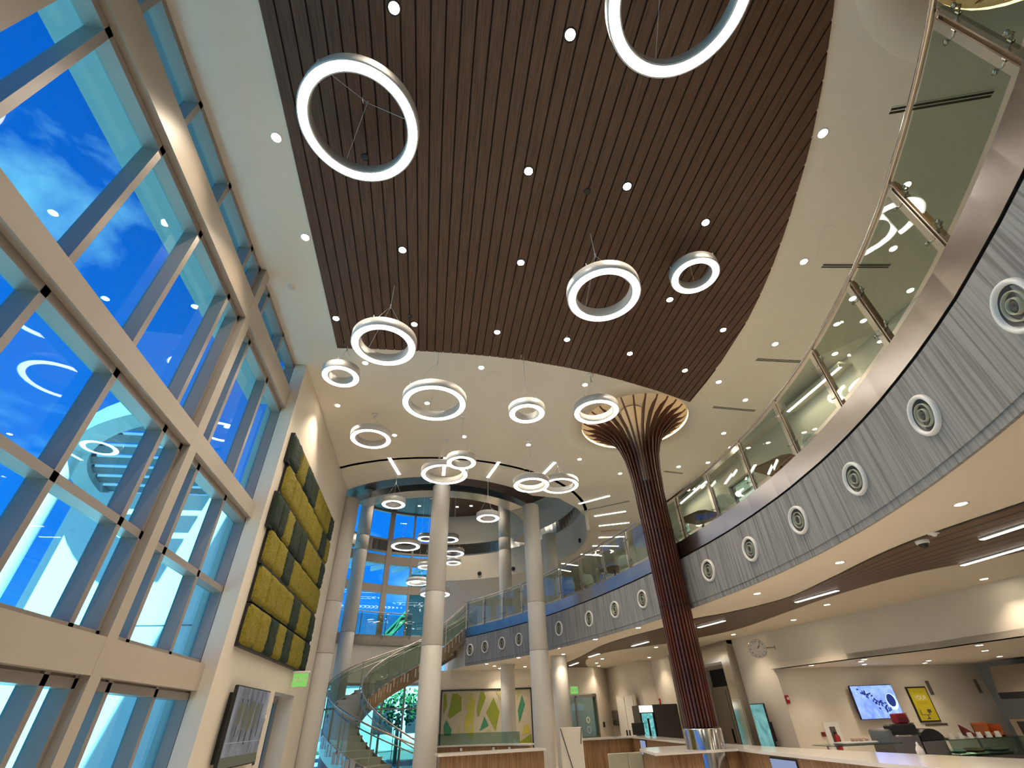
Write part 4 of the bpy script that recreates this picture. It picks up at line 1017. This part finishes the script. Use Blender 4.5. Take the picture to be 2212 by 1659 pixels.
# kitchen service counter and what stands on it
t = thing('service_counter','stainless service counter with glass shelf along the kitchen','counter',(0,0,0))
g = G(); g.box(8.3,13.3,10.8,11.5,0,.72); g.build('body', M_STEELG, t)
g = G(); g.box(8.35,9.95,10.75,11.45,1.0,1.015); g.build('glass_shelf', M_GDOOR, t)
g = G(); g.box(11.1,13.2,10.75,11.45,1.0,1.02); g.build('glass_shelf', M_GDOOR, t)
for x in (8.45,9.85,11.2,12.2,13.1):
    g = G(); g.cyl(x,11.1,.72,1.0,.02,8); g.build('post', M_RAILM, t)
g = G(); g.box(11.1,13.2,10.76,10.78,.72,1.0); g.build('front_glass', M_GDOOR, t)
t = thing('cup_tray','shallow white tray on the left end of the glass shelf','tray',(9.1,11.05,1.015))
g = G(); g.rbox(-.42,.42,-.16,.16,0,.04,.015); g.build('tray', M_WHITE, t)
for i,(x,y) in enumerate(((-.05,0),(.04,.05),(.12,-.03),(.2,.04),(.27,-.02),(.1,.08))):
    g = G(); g.lathe([(.03,0),(.042,.07),(.045,.072),(.036,.01),(0,.008)],12); o = g.build('paper_cup', pbr('cup_peach%d'%i,(.72,.55,.44),.6) if i==0 else MATS['cup_peach0']); o.location = (9.1+x,11.05+y,1.055)
    tag(o,'small peach paper cup heaped in the white tray on the glass shelf','cup','cups on the white tray')
t = thing('coffee_machine','dark steel coffee machine between the cup tray and black lid','coffee machine',(10.2,11.1,.72))
g = G(); g.rbox(-.42,.32,-.25,.3,0,.52,.03); g.build('body', M_STEELG, t); g = G(); g.rbox(-.32,.3,-.3,-.05,.40,.60,.03); g.build('head', M_BLACK, t)
g = G(); g.tube([(-.3,-.27,.40),(.1,-.27,.40)],.02,8); g.build('steam_bar', M_CHROME, t)
t = thing('red_carton','red carton lying on top of the coffee machine','carton',(10.42,11.05,1.33))
g = G(); g.rbox(-.16,.1,-.1,.1,-.01,.17,.02); g.build('box', M_RED, t); g = G(); g.rbox(-.15,.09,-.105,-.098,.02,.1,.002); g.build('band', M_REDD, t)
for k,(x,z) in enumerate(((10.62,1.33),(10.72,1.33))):
    g = G()
    for j in range(4): g.lathe([(.035,j*.045),(.045,.06+j*.045),(.05,.062+j*.045)],12)
    o = g.build('cup_stack', M_PAPER); o.location = (x,11.1+.02*k,z-.02 if k==0 else z-.2); tag(o,'stack of white paper cups beside the red carton, '+('left one' if k==0 else 'right one'),'cups')
t = thing('chafing_lid','black domed food warmer with steel rim right of the coffee machine','food warmer',(10.82,11.05,.72))
g = G(); g.rbox(-.28,.3,-.2,.2,0,.30,.02); g.build('base', M_STEELG, t)
g = G(); V=[];F=[]
for i in range(9):
    a = PI*i/8
    V += [(-.30*cos(a),-.2,.30+.20*sin(a)),(-.30*cos(a),.2,.30+.20*sin(a))]
for i in range(8): F.append((2*i,2*i+1,2*i+3,2*i+2))
F += [tuple(range(0,18,2))[::-1],tuple(range(1,18,2))]
g.add(V,F); g.build('lid', M_BLACK, t)
for k in range(6):
    g = G(); x = 11.28+k*.24; g.add([(-.06,0,0),(.06,0,0),(.06,.05,0),(-.06,.05,0),(-.06,.02,.1),(.06,.02,.1)],[(3,2,1,0),(0,1,5,4),(2,3,4,5),(1,2,5),(0,4,3)])
    o = g.build('price_card', M_PAPER); o.location = (x,10.82,1.02); tag(o,'small white folded price card on the glass shelf, %s from the coffee machine'%['first','second','third','fourth','fifth','sixth'][k],'card','price cards on the glass shelf')
t = thing('snack_bag','pointed dark red snack bag lying on the glass shelf between cards','bag',(11.95,11.05,1.02))
g = G(); g.add([(-.14,0,.24),(-.10,.05,.05),(.16,.06,.0),(.2,-.05,.02),(-.08,-.06,.0),(.0,-.02,.16)],[(0,1,4),(0,4,5),(0,5,1),(1,5,2),(5,3,2),(5,4,3),(1,2,4),(2,3,4)]); g.build('bag', M_REDD, t)
t = thing('snack_crate','open orange snack crate at the right end of the glass shelf','crate',(12.58,11.1,1.02))
g = G(); g.box(-.22,.22,-.15,.15,0,.02); g.box(-.22,.22,.13,.15,0,.25); g.box(-.22,-.2,-.15,.15,0,.22); g.box(.2,.22,-.15,.15,0,.22); g.box(-.22,.22,-.15,-.13,0,.08); g.build('crate', M_ORANGE, t)
for k,(x,w,c,l) in enumerate(((11.5,.3,M_PAPER,'white'),(11.95,.34,pbr('salmon',(.55,.25,.16),.6),'salmon'),(12.5,.5,pbr('cream_food',(.5,.42,.3),.6),'cream'))):
    t = thing('food_tray',l+' food tray inside the glass-fronted service counter','tray',(x,11.1,.72))
    g = G(); g.rbox(-w/2,w/2,-.2,.2,0,.05,.02); g.build('tray', M_STEELG, t); g = G(); g.rbox(-w/2+.03,w/2-.03,-.17,.17,.05,.12,.03); g.build('food', c, t)
t = thing('squeeze_bottle','white squeeze bottle standing on the main counter top at the right','bottle',(6.9,7.22,1.082))
g = G(); g.lathe([(.045,0),(.048,.02),(.045,.06),(.02,.10)],16); g.build('body', M_PAPER, t); g = G(); g.lathe([(.018,.10),(.016,.12),(.006,.14),(0,.14)],12); g.build('cap', M_WHITE, t)

# ------------------------------------------------------------------ furniture on the upper floor
def chair(at, rz, label, shell=None, legs=None):
    t = thing('shell_chair', label, 'chair', (at[0],at[1],ZF), rz, 'chairs on the upper floor')
    prof = [(-.22,.44),(-.1,.425),(.06,.425),(.18,.45),(.235,.52),(.262,.64),(.285,.78),(.30,.90)]
    def shell_part(rows, nm):
        n = 8; V=[]; F=[]
        for i in rows:
            y,z = prof[i]
            for j in range(n+1):
                u = 2*j/n-1; w = .23 if i < 7 else .15
                V.append((u*w, y-.05*u*u*(i>4), z+.035*u*u*(i<4)))
        m = len(V); R = len(rows); V += [(x,y+.012,z-.012) for x,y,z in V]
        ix = lambda i,j: i*(n+1)+j
        for i in range(R-1):
            for j in range(n):
                q = (ix(i,j),ix(i,j+1),ix(i+1,j+1),ix(i+1,j)); F += [q, tuple(m+k for k in q[::-1])]
        for j in range(n):
            F += [(ix(0,j+1),ix(0,j),m+ix(0,j),m+ix(0,j+1)), (ix(R-1,j),ix(R-1,j+1),m+ix(R-1,j+1),m+ix(R-1,j))]
        for i in range(R-1):
            F += [(ix(i,0),ix(i+1,0),m+ix(i+1,0),m+ix(i,0)), (ix(i+1,n),ix(i,n),m+ix(i,n),m+ix(i+1,n))]
        g = G(); g.add(V,F,0,True); g.build(nm, shell or M_SHELL, t)
    shell_part((0,1,2,3,4),'seat'); shell_part((4,5,6,7),'backrest')
    for sx in (-1,1):
        for sy in (-1,1):
            g = G(); g.tube([(sx*.16,sy*.15,.43),(sx*.2,sy*.2,0)],.011,6); g.build('leg', legs or M_RAILM, t)
    return t
def table(at, label, s=.42):
    t = thing('cafe_table', label, 'table', (at[0],at[1],ZF), R_(20), 'tables on the upper floor')
    g = G(); k=.12; g.prism([(-s+k,-s),(s-k,-s),(s,-s+k),(s,s-k),(s-k,s),(-s+k,s),(-s,s-k),(-s,-s+k)],.735,.765,0); g.build('tabletop', M_WOODRIB, t)
    g = G(); g.cyl(0,0,0.02,.735,.035,12); g.build('pedestal', M_GREYB, t); g = G(); g.cyl(0,0,0,.02,.25,24); g.build('base', M_GREYB, t)
table((6.72,10.62),'dark cafe table upstairs, seen from below just right of the tree column')
chair((6.82,9.75),R_(170),'pale shell chair upstairs behind the dark table, right of the tree column')
chair((6.55,11.25),R_(10),'pale shell chair upstairs at the near side of the dark table by the tree column')
table((6.95,7.62),'dark cafe table upstairs above the third air nozzle')
chair((6.95,6.85),R_(175),'pale shell chair upstairs nearer the view, behind a railing post')
chair((7.62,8.25),R_(125),'pale shell chair upstairs tucked at the right of the second table')
chair((6.05,3.35),R_(200),'rust-coloured chair upstairs peeking over the steel band at the right',M_ORSEAT)
table((6.15,15.65),'dark cafe table upstairs left of the tree column')
chair((6.2,14.75),R_(160),'pale chair with rust frame upstairs just left of the tree column',M_SHELL,M_ORSEAT)
chair((5.65,16.6),R_(20),'pale blue chair upstairs left of the tree column, at the far table side')
chair((6.9,16.0),R_(80),'pale chair upstairs far behind the left table')
chair((5.2,18.0),R_(150),'pale chair upstairs near the balcony column')

# ------------------------------------------------------------------ outside
g = G(); g.box(-90,60,-60,120,-.35,-.22); struct('ground_outside', g, M_EXTG)
g = G(); g.box(-7.6,-3.95,10.6,11.2,-.2,5.9); g.box(-7.6,-3.95,10.59,10.6,3.30,3.32,1); struct('wall_wing', g, [M_EXTW, M_EXTD])
g = G(); 
for i in range(30): g.box(-4.12+random.uniform(-.03,.03),-3.93,10.2,10.6,-.2+i*.21,-.2+i*.21+.19)
struct('wall_quoin', g, M_EXTD)
t = thing('sunshade','teal metal sunshade ledge outside the tall windows at beam level','sunshade')
g = G(); g.box(-4.12,-3.76,-3.2,8.9,7.30,7.36); g.build('ledge', M_EXTT, t)
for y in (-2.0,.4,2.7,5.05,7.3):
    g = G(); g.box(-3.76,-3.68,y-.03,y+.03,7.31,7.35); g.build('bracket', M_EXTD, t)
g = G(); g.box(-3.86,-3.69,-3.2,9.0,8.56,8.7); struct('trim_eave', g, M_EXTD)
t = thing('pergola','curved teal pergola with dark slats outside the windows','pergola',(-3.66,12.3,0))
A = [R_(a) for a in range(140,251,5)]
g = G(); g.strip([(4.72*cos(a),4.72*sin(a)) for a in A],6.35,6.75,0,.38); g.build('ring_beam', M_EXTT, t)
for k in range(12):
    y = -4.1+k*.52
    x = -math.sqrt(max(.1,4.4**2-y*y)); g = G(); g.box(x,-1.2-.0*k,y-.17,y+.17,6.5,6.56); g.build('slat', M_EXTD, t)
for a in (R_(175),R_(215)):
    g = G(); g.cyl(4.55*cos(a),4.55*sin(a),-.22,6.35,.12,14); g.build('post', M_EXTW, t)
t = thing('trellis','radial sunshade trellis outside the rotunda windows','sunshade',(DX,DY,0))
for a in range(84,180,8):
    g = G(); n=Vector((cos(R_(a)),sin(R_(a)),0)); n2=Vector((cos(R_(a+6)),sin(R_(a+6)),0)); g.bar(n*6.32+Vector((0,0,8.55)), n2*8.8+Vector((0,0,8.75)),.12,.25); g.build('fin', M_EXTW, t)
t = thing('crane','green crane boom rising outside behind the rotunda windows','crane',(-8.2,42,-.22))
g = G(); g.rbox(-2,2,-1.2,1.2,.4,2.6,.2); g.build('body', M_CRANE, t)
p0 = Vector((0,0,2.2)); p1 = Vector((9.5,0,12.4)); dv = (p1-p0)
g = G()
for off in ((0,-.3,-.3),(0,.3,-.3),(0,-.3,.3),(0,.3,.3)): g.bar(p0+Vector(off),p1+Vector(off),.14,.14)
for i in range(16):
    a = p0+dv*(i/16); b = p0+dv*((i+1)/16)
    for yy in (-.3,.3): g.bar(a+Vector((0,yy,-.3 if i%2 else .3)),b+Vector((0,yy,.3 if i%2 else -.3)),.1,.1)
g.bar(p0,p1,.3,.42); g.build('boom', M_CRANE, t)
for k,(x,y,s_) in enumerate(((-9,34,1.2),(-5.2,33,1.),(-1.5,36,1.1),(2.5,35,1.),(-13,30,1.3))):
    t = thing('tree',['bushy green tree outside the rotunda, second from left','bushy green tree outside the rotunda behind the staircase','bushy green tree outside the rotunda, in its middle','bushy green tree outside the rotunda, at the right','bushy green tree outside the rotunda, leftmost'][k],'tree',(x,y,-.22),0,'trees outside the rotunda')
    g = G(); g.cyl(0,0,0,2.2*s_,.12,8); g.build('trunk', M_BRONZE, t)
    g = G()
    for j in range(420):
        r = rr.random()**.33*1.25*s_; a = rr.random()*6.28; ph = math.acos(rr.uniform(-1,1))
        c = Vector((r*sin(ph)*cos(a),r*sin(ph)*sin(a),2.6*s_+r*cos(ph)*.9)); d = Vector((rr.uniform(-1,1),rr.uniform(-1,1),rr.uniform(-1,1))).normalized(); e = d.orthogonal().normalized()
        g.add([c-d*.14,c+e*.09,c+d*.14,c-e*.09],[(0,1,2,3)])
    g.build('crown', M_GREEN, t)
t = thing('outside_building','low pale flat building outside behind the rotunda windows','building',(-9,56,-.22))
g = G(); g.box(-16,14,0,8,0,5.2); g.build('wall', M_EXTW, t); g = G(); g.box(-16.3,14.3,-.3,8.3,5.2,5.6); g.build('roof', M_EXTD, t)
for i in range(9):
    g = G(); g.box(-15+i*3.2,-13+i*3.2,-.05,.02,1.2,3.6); g.build('window', M_BLACK, t)

# ------------------------------------------------------------------ sky, sun, camera
w = bpy.data.worlds.new('World'); sc.world = w; w.use_nodes = True
nt = w.node_tree; nt.nodes.clear()
o_ = nt.nodes.new('ShaderNodeOutputWorld'); bg = nt.nodes.new('ShaderNodeBackground')
tc = nt.nodes.new('ShaderNodeTexCoord'); sp = nt.nodes.new('ShaderNodeSeparateXYZ')
lnk(nt,tc.outputs['Generated'],sp.inputs[0])
rp = nt.nodes.new('ShaderNodeValToRGB'); rp.color_ramp.elements[0].position = .0; rp.color_ramp.elements[0].color = (.30,.62,.95,1)
rp.color_ramp.elements[1].position = .75; rp.color_ramp.elements[1].color = (.004,.16,.62,1)
e2 = rp.color_ramp.elements.new(.22); e2.color = (.02,.30,.95,1)
lnk(nt,sp.outputs[2],rp.inputs[0])
mp = nt.nodes.new('ShaderNodeMapping'); mp.inputs['Scale'].default_value = (2.2,2.2,4.5); mp.inputs['Location'].default_value = SKYOFF
lnk(nt,tc.outputs['Generated'],mp.inputs[0])
no = nt.nodes.new('ShaderNodeTexNoise'); no.inputs['Scale'].default_value = 1.5; no.inputs['Detail'].default_value = 8; no.inputs['Roughness'].default_value = .55; no.inputs['Distortion'].default_value = .25
lnk(nt,mp.outputs[0],no.inputs['Vector'])
cr = nt.nodes.new('ShaderNodeValToRGB'); cr.color_ramp.elements[0].position = .56; cr.color_ramp.elements[0].color = (0,0,0,1); cr.color_ramp.elements[1].position = .76; cr.color_ramp.elements[1].color = (1,1,1,1)
lnk(nt,no.outputs[0],cr.inputs[0])
mx = nt.nodes.new('ShaderNodeMix'); mx.data_type = 'RGBA'; mx.inputs[7].default_value = (.85,.92,1.,1)
lnk(nt,cr.outputs[0],mx.inputs[0]); lnk(nt,rp.outputs[0],mx.inputs[6]); lnk(nt,mx.outputs[2],bg.inputs[0])
bg.inputs[1].default_value = PW['sky']; lnk(nt,bg.outputs[0],o_.inputs[0])
sl = bpy.data.lights.new('sun','SUN'); sl.energy = PW['sun']; sl.angle = R_(.6); sl.color = (1.,.95,.87)
so = bpy.data.objects.new('sun',sl); COL.objects.link(so)
so.rotation_euler = Vector((-.14,.72,-.68)).to_track_quat('-Z','Y').to_euler()

cam = bpy.data.cameras.new('camera'); cam.sensor_width = 36; cam.lens = 989.35/2212*36; cam.clip_start = .05; cam.clip_end = 400
co = bpy.data.objects.new('camera',cam); COL.objects.link(co)
Rm = Matrix(((.98735737,-.06640886,-.14392804),(-.15523602,-.58871016,-.79329826),(-.03204987,.8056117,-.59157636)))
co.matrix_world = Matrix.Translation((0,0,1.65)) @ Rm.to_4x4()
sc.camera = co
vs = sc.view_settings; vs.view_transform = 'Standard'; vs.look = 'None'; vs.gamma = 1; vs.use_curve_mapping = False; vs.exposure = PW['exp']
cy = sc.cycles
cy.max_bounces = 8; cy.diffuse_bounces = 4; cy.glossy_bounces = 4; cy.transmission_bounces = 6; cy.transparent_max_bounces = 24
cy.caustics_reflective = False; cy.caustics_refractive = False; cy.sample_clamp_indirect = 4.; cy.sample_clamp_direct = 30.
cy.use_denoising = True
try: cy.use_light_tree = True
except Exception: pass
